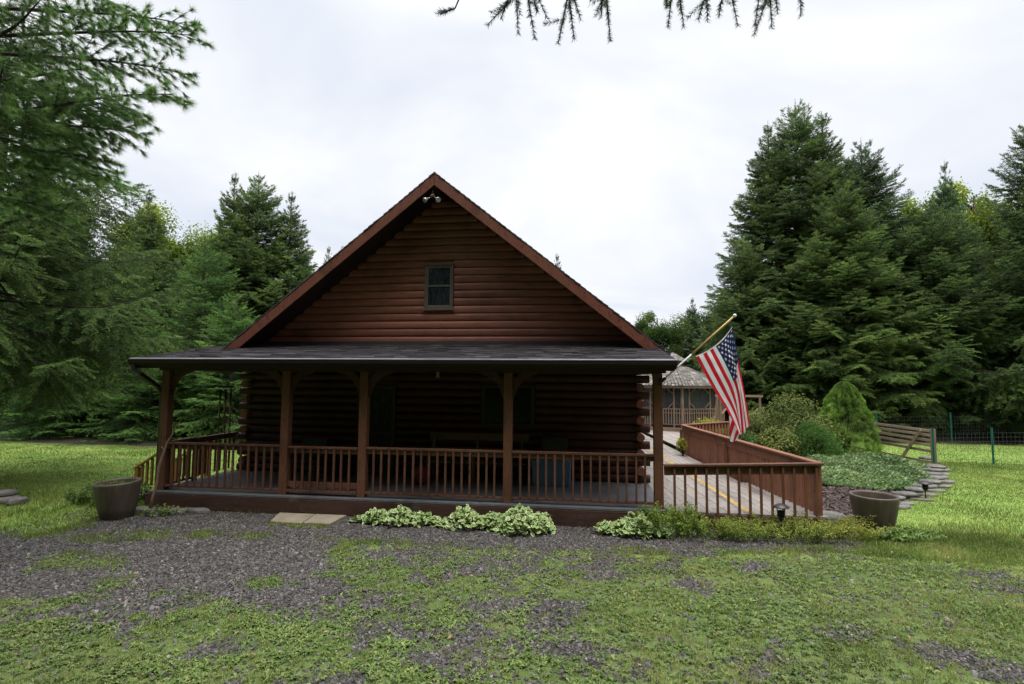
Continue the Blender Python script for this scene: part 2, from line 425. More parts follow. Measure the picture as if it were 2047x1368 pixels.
def fbm(x, y, seed=0, octv=4, scale=1.0):
    """value noise on arrays, about 0..1"""
    x = np.asarray(x, float) * scale; y = np.asarray(y, float) * scale
    out = 0; amp = 0.5; tot = 0
    for o in range(octv):
        xi = np.floor(x).astype(np.int64); yi = np.floor(y).astype(np.int64)
        fx = x - xi; fy = y - yi; fx = fx * fx * (3 - 2 * fx); fy = fy * fy * (3 - 2 * fy)
        def h(a, b):
            n = (a * 374761393 + b * 668265263 + (seed + o) * 1274126177) & 0x7fffffff
            n = ((n ^ (n >> 13)) * 1103515245) & 0x7fffffff
            return ((n ^ (n >> 16)) & 0xffff) / 65535.0
        v = (h(xi, yi) * (1 - fx) + h(xi + 1, yi) * fx) * (1 - fy) + (h(xi, yi + 1) * (1 - fx) + h(xi + 1, yi + 1) * fx) * fy
        out = out + v * amp; tot += amp; amp *= 0.5; x = x * 2.03 + 17.1; y = y * 2.03 + 5.7
    return out / tot

def sdf_poly(px, py, poly):
    """signed distance to a polygon, negative inside"""
    px = np.asarray(px, float); py = np.asarray(py, float)
    d = np.full(px.shape, 1e9); ins = np.zeros(px.shape, bool)
    for (ax, ay), (bx, by) in zip(poly, poly[1:] + poly[:1]):
        ex, ey = bx - ax, by - ay; wx, wy = px - ax, py - ay
        t = np.clip((wx * ex + wy * ey) / (ex * ex + ey * ey + 1e-12), 0, 1)
        d = np.minimum(d, (wx - ex * t) ** 2 + (wy - ey * t) ** 2)
        c = (ay > py) != (by > py)
        xx = ax + (py - ay) / ((by - ay) if by != ay else 1e-9) * ex
        ins ^= c & (px < xx)
    d = np.sqrt(d)
    return np.where(ins, -d, d)

def norm(a): return a / np.maximum(np.linalg.norm(a, axis=-1, keepdims=True), 1e-9)

# ---------------------------------------------------------------- ground
GRAVEL = [(-5.5, -2.8), (-3.05, -2.0), (-2.98, -1.03), (-2.36, -0.26), (1.72, 0.1), (6.25, 0.2), (9.8, 0.1), (10.0, -0.5), (9.56, -0.77), (6.5, -1.45),
          (4.29, -1.55), (1.86, -1.6), (2.27, -3.2), (3.6, -3.8), (2.39, -4.2), (0.83, -3.9), (-0.9, -4.2), (-5.5, -5.0)]
DRIVE = [(-5, -2.9), (1.9, -3.0), (2.2, -1.75), (6.5, -1.6), (9.3, -1.1), (12.3, -1.5), (15, -4.2), (14, -10), (-6, -10)]
MULCH = [(9.55, 0.4), (10.4, 1.0), (12.2, 2.75), (13.3, 3.9), (14.2, 5.4), (13, 9), (9, 8.5), (8.7, 7.7)]
PATCH = [(-2.06, -1.95, .45), (-1.4, -1.75, .4), (-0.6, -1.55, .35), (-1.47, -3.0, .55), (-0.95, -3.0, .35), (1.42, -1.54, .22), (0.29, -1.5, .3), (3.58, -2.36, .5), (-0.22, -3.58, .35), (1.6, -3.3, .35), (2.3, -2.9, .3), (0.7, -0.85, .22), (0.2, -0.8, .2), (1.05, -0.85, .2)]
BARE = [(4.48, -3.54, .5), (5.21, -3.5, .45), (7.83, -1.8, .35), (5.44, -4.42, .4), (4.23, -4.85, .4), (5.12, -3.9, .3), (8.86, -4.1, .38), (8.19, -3.71, .3), (9.2, -4.35, .4), (2.06, -4.92, .3), (4.0, -2.5, .4), (5.9, -2.4, .35), (3.1, -3.7, .4), (3.6, -5.4, .35), (6.9, -2.6, .3)]
def ground_mask(x, y):
    """grass 0..1, forest litter, mulch"""
    x = np.asarray(x, float); y = np.asarray(y, float)
    n1 = fbm(x, y, 3, 5, 1.6); n2 = fbm(x, y, 11, 5, 1.1); n3 = fbm(x, y, 23, 3, 5.0)
    sdg = sdf_poly(x, y, GRAVEL)
    g = np.clip(0.5 + (sdg + (n1 - 0.5) * 0.9 + (n3 - .5) * .35) / 0.35, 0, 1)
    inside = sdf_poly(x, y, DRIVE)
    w = np.clip(0.5 - inside / 0.7, 0, 1)
    mix = np.clip((n2 * 0.5 + n3 * 0.5 - 0.31) * 4.6 + np.clip(-(y + 4.0) * .4, -0.05, .7) + np.clip((x - 4.5) * .12, 0, .4), 0, 1)
    for bx, by, r in BARE:
        mix = mix * np.clip(.25 + ((x - bx) ** 2 + ((y - by) * 1.2) ** 2) ** .5 / r - 0.35 + (n3 - .5) * 1.2, 0, 1)
    g = g * (1 - w) + np.minimum(g, mix) * w
    for bx, by, r in PATCH:
        q = np.clip(1.3 - (((x - bx)) ** 2 + ((y - by) * 1.5) ** 2) ** .5 / r + (n3 - .5) * 1.6, 0, 1)
        g = np.maximum(g, q * .85)
    g = np.where((x > -2.8) & (x < 9.4) & (y > 0.0) & (y < 9), 0, g)
    edge_l = 7.7 + (n1 - .5) * 1.2 + np.clip((-x - 14) * .1, 0, 1.0)
    edge_r = 15.2 + (n1 - .5) * 2.0
    edge = np.where(x < 2, edge_l + 0.4, edge_r)
    lit = np.clip((y - edge) / 0.8 + .5, 0, 1)
    lit = np.where((x < -30) | (x > 40), lit, lit)
    mul = np.clip(0.5 - (sdf_poly(x, y, MULCH) + (n3 - .5) * .2) / 0.15, 0, 1)
    return g, lit, mul

def ground_z(x, y):
    x = np.asarray(x, float); y = np.asarray(y, float)
    z = (fbm(x, y, 41, 3, 0.8) - .5) * 0.05
    near = np.clip(np.abs(y) / 1.2, 0.0, 1)
    flat = np.where((x > -3.2) & (x < 9.8) & (y > -0.9), 0.25, 1.0)
    return z * flat

def build_ground():
    gx = np.concatenate([np.linspace(-320, -40, 12), np.linspace(-38, -7.4, 60), np.arange(-7, 14.01, 0.09), np.linspace(14.4, 45, 60), np.linspace(48, 320, 12)])
    gy = np.concatenate([np.linspace(-320, -30, 12), np.linspace(-28, -9.4, 20), np.arange(-9, 3.01, 0.09), np.linspace(3.3, 30, 80), np.linspace(33, 400, 14)])
    X, Y = np.meshgrid(gx, gy); Z = ground_z(X, Y)
    V = np.stack([X, Y, Z], -1).reshape(-1, 3)
    nx, ny = len(gx), len(gy)
    i = np.arange(nx * ny).reshape(ny, nx)
    F = np.stack([i[:-1, :-1], i[:-1, 1:], i[1:, 1:], i[1:, :-1]], -1).reshape(-1, 4)
    me = bpy.data.meshes.new('ground')
    me.vertices.add(len(V)); me.vertices.foreach_set('co', V.astype(np.float32).ravel())
    me.loops.add(F.size); me.loops.foreach_set('vertex_index', F.astype(np.int32).ravel())
    me.polygons.add(len(F)); me.polygons.foreach_set('loop_start', np.arange(0, F.size, 4, dtype=np.int32))
    me.polygons.foreach_set('use_smooth', np.ones(len(F), bool))
    g, l, m = ground_mask(X.ravel(), Y.ravel())
    g = g * (1 - .55 * np.clip(.6 - sdf_poly(X.ravel(), Y.ravel(), DRIVE) / .8, 0, 1))   # thin soil under the drive's weeds
    a = me.attributes.new('mask', 'FLOAT_COLOR', 'POINT')
    a.data.foreach_set('color', np.stack([g, l, m, np.ones_like(g)], -1).astype(np.float32).ravel())
    me.update(calc_edges=True)
    o = link('ground', me, M['ground']); o['kind'] = 'structure'
build_ground()

def rand_area(rng, n, x0, x1, y0, y1, cam=(5.5, -9.7), maxhalf=1.05):
    x = rng.uniform(x0, x1, n); y = rng.uniform(y0, y1, n)
    return x, y

def build_gravel():
    rng = np.random.default_rng(5)
    n = 290000
    x = rng.uniform(-4.0, 12.5, n); y = rng.uniform(-6.6, 0.05, n)
    g, l, m = ground_mask(x, y)
    keep = rng.random(n) > g * 0.93
    keep &= ~((x > -2.9) & (x < 6.95) & (y > -0.1))
    # more of them where they lie near the lens
    keep &= rng.random(n) < np.clip(1.25 - (y + 6.6) * 0.055, .6, 1)
    x = x[keep]; y = y[keep]; n = len(x)
    z = ground_z(x, y)
    s = rng.gamma(5, 0.0019, n) + 0.0065
    az = rng.uniform(0, 6.283, n)
    ax1 = np.stack([np.cos(az), np.sin(az), rng.normal(0, .25, n)], -1) * s[:, None]
    ax2 = np.stack([-np.sin(az), np.cos(az), rng.normal(0, .25, n)], -1) * (s * rng.uniform(.5, .9, n))[:, None]
    h = s * rng.uniform(.35, .8, n)
    c = np.stack([x, y, z], -1)
    def jit(sc): return rng.normal(0, sc, (n, 3)) * s[:, None]
    base = [c + ax1 * a + ax2 * b + jit(.12) - np.array([0, 0, .004]) for a, b in ((-1, -1), (1, -1), (1, 1), (-1, 1))]
    top = [c + ax1 * a * .62 + ax2 * b * .62 + jit(.14) + np.stack([0 * h, 0 * h, h], -1) for a, b in ((-1, -1), (1, -1), (1, 1), (-1, 1))]
    quads = [(top[0], top[1], top[2], top[3])] + [(base[i], base[(i + 1) % 4], top[(i + 1) % 4], top[i]) for i in range(4)]
    V = np.stack([np.stack(q, 1) for q in quads], 1).reshape(-1, 3)
    t = np.clip(rng.normal(.5, .22, n), 0, .96); t[rng.random(n) < .0015] = 1
    me = np_mesh('gravel', V, 4, np.repeat(t, 20))
    o = link('gravel', me, M['gravel'])
    tag(o, 'dark purplish grey crushed stone spread over the drive in front of the cabin', 'gravel', None, 'stuff')
build_gravel()

def build_mulch():
    rng = np.random.default_rng(15); n = 26000
    x = rng.uniform(8.6, 14.5, n); y = rng.uniform(.3, 9.0, n); g, l, m = ground_mask(x, y); k = m > .4; x, y = x[k], y[k]; n = len(x)
    az = rng.uniform(0, 6.283, n); L = rng.uniform(.015, .05, n); W = rng.uniform(.006, .014, n)
    d = np.stack([np.cos(az), np.sin(az), rng.normal(0, .3, n)], -1) * L[:, None]; w_ = np.stack([-np.sin(az), np.cos(az), rng.normal(0, .5, n)], -1) * W[:, None]
    c = np.stack([x, y, ground_z(x, y) + rng.uniform(.004, .02, n)], -1)
    V = np.stack([c - d - w_, c + d - w_, c + d + w_, c - d + w_], 1).reshape(-1, 3)
    o = link('mulch', np_mesh('mulch', V, 4, np.repeat(np.clip(rng.normal(.45, .25, n), 0, 1), 4)), M['mulch']); tag(o, 'dark brown bark mulch covering the bed beside the ramp', 'mulch', None, 'stuff')
M['mulch'] = foliage('bark_mulch', (0.020, 0.013, 0.011), (0.075, 0.052, 0.046), (0.19, 0.15, 0.135), 0.0, 0.9)
build_mulch()

def blades(rng, x, y, h, w, tint, lean=.5, z=None):
    n = len(x); az = rng.uniform(0, 6.283, n); la = rng.uniform(0, 6.283, n); ll = rng.uniform(.1, lean, n) * h
    if z is None: z = ground_z(x, y)
    b = np.stack([x, y, z - .005], -1); s = np.stack([np.cos(az), np.sin(az), 0 * az], -1) * (w / 2)[:, None]
    off = np.stack([np.cos(la) * ll, np.sin(la) * ll, h], -1)
    mid = b + off * np.array([.35, .35, .6])
    tip = b + off
    V = np.stack([b - s, b + s, mid + s * .7, b - s, mid + s * .7, mid - s * .7, mid - s * .7, mid + s * .7, tip], 1).reshape(-1, 3)
    return V, np.repeat(tint, 9)

def build_grass():
    rng = np.random.default_rng(9)
    # lawn on both sides and grass creeping over the drive
    xs = []; ys = []
    for (x0, x1, y0, y1, n) in ((-3.2, 13.5, -6.6, 0.4, 480000), (9.6, 20, -3.0, 9.5, 150000), (-12, -2.7, -2.5, 3, 60000), (-20, -2.9, 3, 8.2, 60000), (14, 30, 5, 16, 50000)):
        xs.append(rng.uniform(x0, x1, n)); ys.append(rng.uniform(y0, y1, n))
    x = np.concatenate(xs); y = np.concatenate(ys)
    g, l, m = ground_mask(x, y)
    indr = sdf_poly(x, y, DRIVE) < 0.1
    fine = fbm(x, y, 77, 3, 9.0)
    dens = np.where(indr, g * np.clip((fine - .36) * 5, 0.08, 1) * 0.9, g)
    keep = (rng.random(len(x)) < dens) & (l < .5) & (m < .5)
    keep &= ~((x > -2.95) & (x < 9.3) & (y > -.08) & (y < 9))
    x = x[keep]; y = y[keep]
    far = np.clip((y + 4) / 14, 0, 1)
    dist = np.hypot(x - 5.5, y + 9.7)
    h = rng.gamma(6, .0065, len(x)) * (1 + far * .3) + .012
    long_ = fbm(x, y, 55, 3, .9) > .62
    h = np.where(long_, h * 1.5, h); h = np.where(indr[keep], h * .62, h); h = np.where(y > 1.0, h * .6, h)
    w = .0035 + dist * .00042
    tint = np.clip(fbm(x, y, 61, 4, 1.3) * .9 - .05 + np.where(indr[keep], .2, 0) + rng.normal(0, .2, len(x)), 0, 1)
    V, t = blades(rng, x, y, h, w, tint, .9)
    me = np_mesh('grass', V, 3, t)
    o = link('grass', me, M['grass'])
    tag(o, 'short green grass of the lawn and over the gravel drive', 'grass', None, 'stuff')
    # broad leaved weeds over the drive
    n = 90000
    x = rng.uniform(-3.2, 13.5, n); y = rng.uniform(-6.6, -0.4, n)
    g, l, m = ground_mask(x, y)
    cl = fbm(x, y, 91, 3, 3.2)
    indr = np.clip(.5 - sdf_poly(x, y, DRIVE), 0.05, 1)
    keep = rng.random(n) < np.clip((cl - .38) * 3, 0.10, .8) * np.clip(g * 1.3 - .1, 0, 1) * indr * np.clip(1.1 - (x - 1) * .075, .3, 1)
    x = x[keep]; y = y[keep]; n = len(x)
    k = 6
    X = np.repeat(x, k); Y = np.repeat(y, k); n2 = n * k
    az = rng.uniform(0, 6.283, n2); L = rng.gamma(6, .0050, n2) + .010; W = L * rng.uniform(.28, .5, n2)
    el = rng.uniform(.0, .9, n2)
    d = np.stack([np.cos(az) * np.cos(el), np.sin(az) * np.cos(el), np.sin(el)], -1)
    s = np.stack([-np.sin(az), np.cos(az), 0 * az], -1) * (W / 2)[:, None]
    b = np.stack([X, Y, ground_z(X, Y) + .008], -1)
    p1 = b + d * (L * .5)[:, None] + np.array([0, 0, .004]); p2 = b + d * L[:, None] - np.stack([0 * L, 0 * L, L * rng.uniform(.05, .4, n2)], -1)
    up = np.stack([0 * L, 0 * L, W * .18], -1)
    V = np.stack([b, p1 + s + up, p1, b, p1, p1 - s + up, p1, p1 + s + up, p2, p1, p2, p1 - s + up], 1).reshape(-1, 3)
    t = np.clip(np.repeat(rng.normal(.5, .2, n), k) + rng.normal(0, .14, n2), 0, 1)
    me = np_mesh('ground_weeds', V, 3, np.repeat(t, 12))
    o = link('ground_weeds', me, M['plantain'])
    tag(o, 'low broad leaved plantain and clover growing through the gravel', 'weeds', None, 'stuff')
build_grass()

def build_litter():
    rng = np.random.default_rng(44); n = 420
    x = rng.uniform(-3, 12, n); y = rng.uniform(-6.4, -.2, n); s_ = rng.uniform(.012, .034, n); az = rng.uniform(0, 6.283, n)
    d = np.stack([np.cos(az), np.sin(az), rng.normal(0, .3, n)], -1) * s_[:, None]; e_ = np.stack([-np.sin(az), np.cos(az), rng.normal(0, .4, n)], -1) * (s_ * .5)[:, None]
    c = np.stack([x, y, ground_z(x, y) + rng.uniform(.02, .035, n)], -1); up = np.array([0, 0, .006])
    V = np.stack([c - d, c + e_ + up, c + d, c - d, c + d, c - e_ + up], 1).reshape(-1, 3)
    o = link('fallen_leaves', np_mesh('fallen_leaves', V, 3, np.repeat(rng.random(n), 6)), foliage('dead_leaf', (0.11, 0.062, 0.03), (0.25, 0.155, 0.07), (0.42, 0.33, 0.2), .2, .8))
    tag(o, 'scattered dry tan leaves lying on the drive', 'fallen leaves', None, 'stuff')
build_litter()

# ---------------------------------------------------------------- log cabin
cabin = empty('log_cabin', 'dark red brown log cabin with steep gable roof and covered front porch', 'cabin', (2.2, 2.4, 0))
WY = 2.4                                        # outer face of the front log wall
X0, X1 = -2.45, 6.72                            # wall corners
AP, AZ, SL = 2.31, 6.74 + D, 0.803              # roof apex x, outer z, slope
RY = 1.4                                        # front of the roof overhang
BACK = 12.0
PITCH = 0.18

def roof_z(x): return AZ - abs(x - AP) * SL
def log_profile(mb, xa, xb, zc, r=0.088, depth=0.075, seg=8, trim=None, tint=0.0, y=WY):
    """half round log face bulging toward the porch between xa and xb"""
    vs = []; fs = []
    for i in range(seg + 1):
        a = -math.pi / 2 + math.pi * i / seg
        z = zc + r * math.sin(a); yy = y - depth * (max(0, math.cos(a)) ** .6)
        for e, x in enumerate((xa, xb)):
            if trim:
                lim = (AZ - 0.12 - z) / SL
                x = max(x, AP - lim) if e == 0 else min(x, AP + lim)
            vs.append((x, yy, z))
    for i in range(seg): fs.append((2 * i, 2 * i + 1, 2 * i + 3, 2 * i + 2))
    mb.add(vs, fs, True, tint)

# lower wall: courses alternate with the side wall's courses at the corners
rl = random.Random(3)
wall = MB(); ends = []
z = D + 0.09; k = 0
DX0, DX1, DZ1 = 0.30, 1.22, D + 2.06            # door opening
WX0, WX1, WZ0, WZ1 = 3.25, 4.45, D + 1.15, D + 2.1
while z < D + 2.95:
    long_ = k % 2 == 0
    xa = X0 - (0.26 if long_ else 0.02); xb = X1 + (0.26 if long_ else 0.02)
    cuts = [(xa, xb)]
    def cut(c, a, b):
        out = []
        for p, q in c:
            if b <= p or a >= q: out.append((p, q)); continue
            if p < a: out.append((p, a))
            if q > b: out.append((b, q))
        return out
    if z < DZ1 + .05: cuts = cut(cuts, DX0 - .02, DX1 + .02)
    if WZ0 - .05 < z < WZ1 + .05: cuts = cut(cuts, WX0 - .02, WX1 + .02)
    for p, q in cuts: log_profile(wall, p, q, z, tint=rl.uniform(0, .14))
    # protruding full round ends
    for sx, xe in ((-1, X0), (1, X1)):
        if long_:
            ends.append(MB()); ends[-1].tube([(xe - sx * .02, WY + .03, z), (xe + sx * (.25 + rl.uniform(0, .02)), WY + .03, z)], .088, 16, True, True, rl.uniform(0, .2))
        else:
            ends.append(MB()); ends[-1].tube([(xe + sx * .05, WY + .1, z), (xe + sx * .05, WY - .20, z)], .088, 16, True, True, rl.uniform(0, .2))
    z += PITCH; k += 1
# backing wall and side walls
wall.box(X0, X1, WY, WY + .12, D - .28, D + 3.0)
wall.box(X0, X0 + .12, WY + .121, BACK, 0.02, D + 2.7)
wall.box(X1 - .12, X1, WY + .121, BACK, 0.02, D + 2.7)
wall.box(X0, X1, BACK + .001, BACK + .12, 0.02, D + 2.7)
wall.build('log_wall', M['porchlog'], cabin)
for q in ends: q.build('log_end', M['log'], cabin)

gab = MB()
z = D + 3.03 + .09
GX0, GX1, GZ0, GZ1 = 1.855, 2.545, D + 3.86, D + 4.90      # gable window
while z < AZ - .35:
    lim = (AZ - .12 - z) / SL
    cuts = [(AP - lim, AP + lim)]
    if GZ0 - .04 < z < GZ1 + .04: cuts = cut(cuts, GX0 - .01, GX1 + .01)
    for p, q in cuts:
        js = [p, q]
        if q - p > 4: js = [p] + sorted(rl.uniform(p + 1, q - 1) for _ in range(1)) + [q]
        for u, v in zip(js, js[1:]): log_profile(gab, u + .0015, v - .0015, z, r=.0885, depth=.05, trim=True, tint=(rl.uniform(0, .16) if rl.random() < .7 else rl.uniform(.2, .42)))
    z += PITCH
gab.add([(AP - 4.6, WY + .002, AZ - .12 - 4.6 * SL), (AP + 4.6, WY + .002, AZ - .12 - 4.6 * SL), (AP, WY + .002, AZ - .12)], [(0, 1, 2)])
gab.build('gable_wall', M['log'], cabin)

# gable window
fr = MB()
yf = WY - .075
for (a, b, c, d_) in ((GX0, GX0 + .055, GZ0, GZ1), (GX1 - .055, GX1, GZ0, GZ1), (GX0 + .055, GX1 - .055, GZ1 - .05, GZ1), (GX0 + .055, GX1 - .055, GZ0, GZ0 + .05)):
    fr.box(a, b, yf, WY + .05, c, d_)
fr.box(GX0 - .03, GX1 + .03, yf - .035, yf, GZ0 - .045, GZ0 - .002); fr.box(GX0 - .02, GX1 + .02, yf - .025, yf - .002, GZ1 - .01, GZ1 + .035)
win = fr.build('window', M['frame'], cabin, bevel=.003)
sash = MB(); zm = (GZ0 + GZ1) / 2 + .02
for (a, b, c, d_, yy) in ((GX0 + .056, GX0 + .085, GZ0 + .051, GZ1 - .051, 0), (GX1 - .085, GX1 - .056, GZ0 + .051, GZ1 - .051, 0),
                          (GX0 + .086, GX1 - .086, zm - .018, zm + .018, .003), (GX0 + .086, GX1 - .086, GZ0 + .051, GZ0 + .08, 0), (GX0 + .086, GX1 - .086, GZ1 - .08, GZ1 - .051, 0)):
    sash.box(a, b, yf + .018 + yy, yf + .05, c, d_)
sash.build('sash', M['vinyl'], win)
gl = MB(); gl.box(GX0 + .086, GX1 - .086, yf + .04, yf + .045, GZ0 + .08, zm - .018); gl.box(GX0 + .086, GX1 - .086, yf + .032, yf + .037, zm + .018, GZ1 - .08)
gl.build('pane', M['glass'], win)

# porch door and porch window
dr = MB()
for (a, b, c, d_) in ((DX0, DX0 + .09, D + .01, DZ1), (DX1 - .09, DX1, D + .01, DZ1), (DX0 + .09, DX1 - .09, DZ1 - .09, DZ1), (DX0 + .09, DX1 - .09, D + .01, D + .16), (DX0 + .09, DX1 - .09, D + .92, D + 1.0)):
    dr.box(a, b, WY - .09, WY + .03, c, d_)
door = dr.build('door', M['darkframe'], cabin, bevel=.003)
g2 = MB(); g2.box(DX0 + .09, DX1 - .09, WY - .05, WY - .045, D + 1.0, DZ1 - .09); g2.box(DX0 + .09, DX1 - .09, WY - .05, WY - .044, D + .16, D + .92)
g2.build('pane', M['doorglass'], door)
g2 = MB()
for i in range(5): xx = DX0 + .19 + i * .13; g2.box(xx, xx + .02, WY - .062, WY - .051, D + .161, D + .919)
g2.build('bar', M['black'], door)
fr = MB()
for (a, b, c, d_) in ((WX0, WX0 + .07, WZ0, WZ1), (WX1 - .07, WX1, WZ0, WZ1), (WX0 + .07, WX1 - .07, WZ1 - .07, WZ1), (WX0 + .07, WX1 - .07, WZ0, WZ0 + .07), ((WX0 + WX1) / 2 - .03, (WX0 + WX1) / 2 + .03, WZ0 + .07, WZ1 - .07)):
    fr.box(a, b, WY - .085, WY + .03, c, d_)
pw = fr.build('window', M['darkframe'], cabin, bevel=.003)
g3 = MB(); g3.box(WX0 + .07, WX1 - .07, WY - .05, WY - .045, WZ0 + .07, WZ1 - .07); g3.build('pane', M['porchglass'], pw)

# main roof: two shingled slopes with a stepped edge along the rake
def shingle_slope(mb, o, u, v, n, length, rise, expo, tab, rng, thick=.007, jag=.0):
    """courses of tabs on a plane: o lower corner, u along the eave, v up the slope, n normal"""
    o, u, v, n = Vector(o), Vector(u).normalized(), Vector(v).normalized(), Vector(n).normalized()
    c = 0; s = 0.0
    while s < rise - .01:
        e = min(expo, rise - s)
        t = -rng.random() * tab
        while t < length:
            w = tab * rng.uniform(.75, 1.3)
            a, b = max(t, 0), min(t + w - .004, length)
            if b - a > .01:
                th = thick * rng.uniform(.75, 1.5); dz = rng.uniform(-.012, .006) * (1 if jag else .3)
                p0 = o + u * a + v * (s + dz); p1 = o + u * b + v * (s + dz); q0 = o + u * a + v * (s + e + .01); q1 = o + u * b + v * (s + e + .01)
                mb.add([p0 + n * (th + .004), p1 + n * (th + .004), q1 + n * .002, q0 + n * .002, p0, p1, q0, q1],
                       [(0, 1, 2, 3), (4, 5, 1, 0), (5, 7, 2, 1), (6, 4, 0, 3)], False, rng.random() ** 1.6)
            t += w
        s += expo; c += 1

HALF = 4.98
for sx in (-1, 1):
    mb = MB()
    xe = AP + sx * HALF; ze = AZ - HALF * SL; th = .10
    nrm = Vector((sx * SL, 0, 1)).normalized()
    vdir = Vector((-sx, 0, SL)).normalized()
    dn = Vector((0, 0, -.13))
    a = Vector((xe, RY + .03, ze)); b = Vector((AP, RY + .03, AZ)); c = Vector((AP, BACK + .5, AZ)); d_ = Vector((xe, BACK + .5, ze))
    mb.poly([a + dn * .15, b + dn * .15, b + dn, a + dn], (0, BACK + .47 - RY, 0))
    rf = mb.build('roof', M['soffit'], cabin)
    sh = MB(); rr = random.Random(20 + sx)
    ln = math.hypot(HALF, HALF * SL)
    s = 0.0
    while s < ln:
        # one long stepped course from the rake back, cut into tabs near the front
        t = 0.0; first = True
        while t < BACK - RY:
            w = rr.uniform(.2, .4) if t < 2 else 4.0
            tt = min(t + w, BACK - RY)
            thk = .008 * rr.uniform(.8, 1.6)
            y0 = RY - .005 + t + (rr.uniform(-.012, .008) if first else 0); y1 = RY + tt - .004
            p0 = Vector((xe, y0, ze)) + vdir * s; p1 = Vector((xe, y1, ze)) + vdir * s
            q0 = Vector((xe, y0, ze)) + vdir * min(s + .16, ln + .01); q1 = Vector((xe, y1, ze)) + vdir * min(s + .16, ln + .01)
            sh.add([p0 + nrm * (thk + .008), p1 + nrm * (thk + .008), q1 + nrm * .004, q0 + nrm * .004, p0 - nrm * .012, p1 - nrm * .012, q0 - nrm * .012, q1 - nrm * .012],
                   [(0, 1, 2, 3), (4, 5, 1, 0), (6, 4, 0, 3), (5, 7, 2, 1)], False, rr.random() ** 1.6)
            t = tt; first = False
        s += .145
    sh.build('shingles', M['shingle'], rf)
    # rake board on the front of the overhang
    rb = MB(); rw = .205
    pa = Vector((AP + sx * .003, RY, AZ - .03)); pb = Vector((xe, RY, ze - .03))
    rb.poly([pa, pb, pb + Vector((0, 0, -rw * 1.22)), pa + Vector((0, 0, -rw * 1.22))], (0, .028, 0))
    rb.build('rake_board', M['trim'], cabin, bevel=.004)
    # eave fascia
    fb = MB(); fb.box(min(xe, xe + sx * .03), max(xe, xe + sx * .03), RY + .002, BACK + .5, ze - .26, ze - .03); fb.build('fascia', M['beam'], cabin)
rc = MB()
for i in range(36):
    y = RY - .005 + i * .3
    rc.add([(AP - .13, y, AZ - .092), (AP, y, AZ + .022), (AP + .13, y, AZ - .092), (AP - .13, y + .31, AZ - .098), (AP, y + .31, AZ + .012), (AP + .13, y + .31, AZ - .098), (AP, y, AZ - .03)],
           [(0, 1, 4, 3), (1, 2, 5, 4), (0, 6, 1), (6, 2, 1)], False, rl.random())
rc.build('ridge_cap', M['shingle'], cabin)
rdg = MB(); rdg.box(AP - .06, AP + .06, RY + .06, WY, AZ - .34, AZ - .16); rdg.build('ridge_beam', M['beam'], cabin)

# flood lights under the peak
fl = MB(); fx, fy, fz = AP - .06, RY + .10, AZ - .50
fl.tube([(fx, fy, AZ - .34), (fx, fy, fz + .03)], .022, 8); fl.lathe([(0, .045), (.05, .04), (.055, 0), (.045, -.015), (0, -.015)], (fx, fy, fz), 16)
fo = fl.build('flood_light', M['frame'], cabin)
for sx in (-1, 1):
    h = MB(); p = Vector((fx, fy, fz - .005)); q = p + Vector((sx * .085, -.02, -.035)); dv = Vector((sx * .55, -.55, -.55)).normalized()
    h.tube([p, q, q + dv * .03], .014, 8); r0 = q + dv * .02
    h.tube([r0, r0 + dv * .03, r0 + dv * .075, r0 + dv * .11], [.022, .03, .052, .056], 14)
    h.build('lamp_head', M['bulb'], fo)

# porch deck
dk = MB()
yy = -.12
while yy < WY - .02:
    dk.box(-2.86, 6.93, yy, min(yy + .137, WY - .002), D - .035, D, rl.uniform(0, .15)); yy += .145
dk.build('porch_floor', M['greydeck'], cabin)
sk = MB(); sk.box(-2.87, 6.94, -.15, -.122, .0, D - .045); sk.box(-2.90, -2.872, -.149, WY, .0, D - .045)
sk.box(6.942, 6.97, -.149, WY, .0, D - .07)
sk.build('skirt_board', M['skirt'], cabin, bevel=.003)

# posts, beam, braces
PX = [-2.72, -0.16, 1.41, 4.17, 6.84]
PW = .155
BZ = D + 2.35
for i, x in enumerate(PX):
    p = MB(); p.box(x - PW / 2, x + PW / 2, 0, PW, D + .001, BZ); p.build('post', M['post'], cabin, bevel=.006)
bm = MB(); bm.box(-2.86, 6.98, -.005, PW + .005, BZ + .001, BZ + .20)
bm.box(-2.80, -2.64, PW + .006, WY - .08, BZ + .003, BZ + .19); bm.box(6.76, 6.92, PW + .006, WY - .08, BZ + .003, BZ + .19)
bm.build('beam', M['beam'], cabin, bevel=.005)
def brace(corner, dirv, name='brace'):
    """curved knee brace in the corner of a post and the beam; dirv points along the beam"""
    c, d = Vector(corner), Vector(dirv); R = .50
    ring = [c + Vector((0, 0, -.15)), c + Vector((0, 0, -R))]
    for i in range(1, 9):
        a = math.pi / 2 * i / 9
        ring.append(c + d * (R - R * .93 * math.cos(a)) * 1 + Vector((0, 0, -R + R * .93 * math.sin(a))) )
    ring += [c + d * R, c + d * .15]
    ext = Vector((-d.y, d.x, 0)) * .06
    m = MB(); m.poly([p - ext * .5 for p in ring], ext); m.build(name, M['brace'], cabin, bevel=.003)
for i, x in enumerate(PX):
    if i < 4: brace((x + PW / 2, PW / 2, BZ), (1, 0, 0))
    if 0 < i < 4: brace((x - PW / 2, PW / 2, BZ), (-1, 0, 0))
brace((PX[4], PW, BZ), (0, 1, 0)); brace((PX[0], PW, BZ), (0, 1, 0))

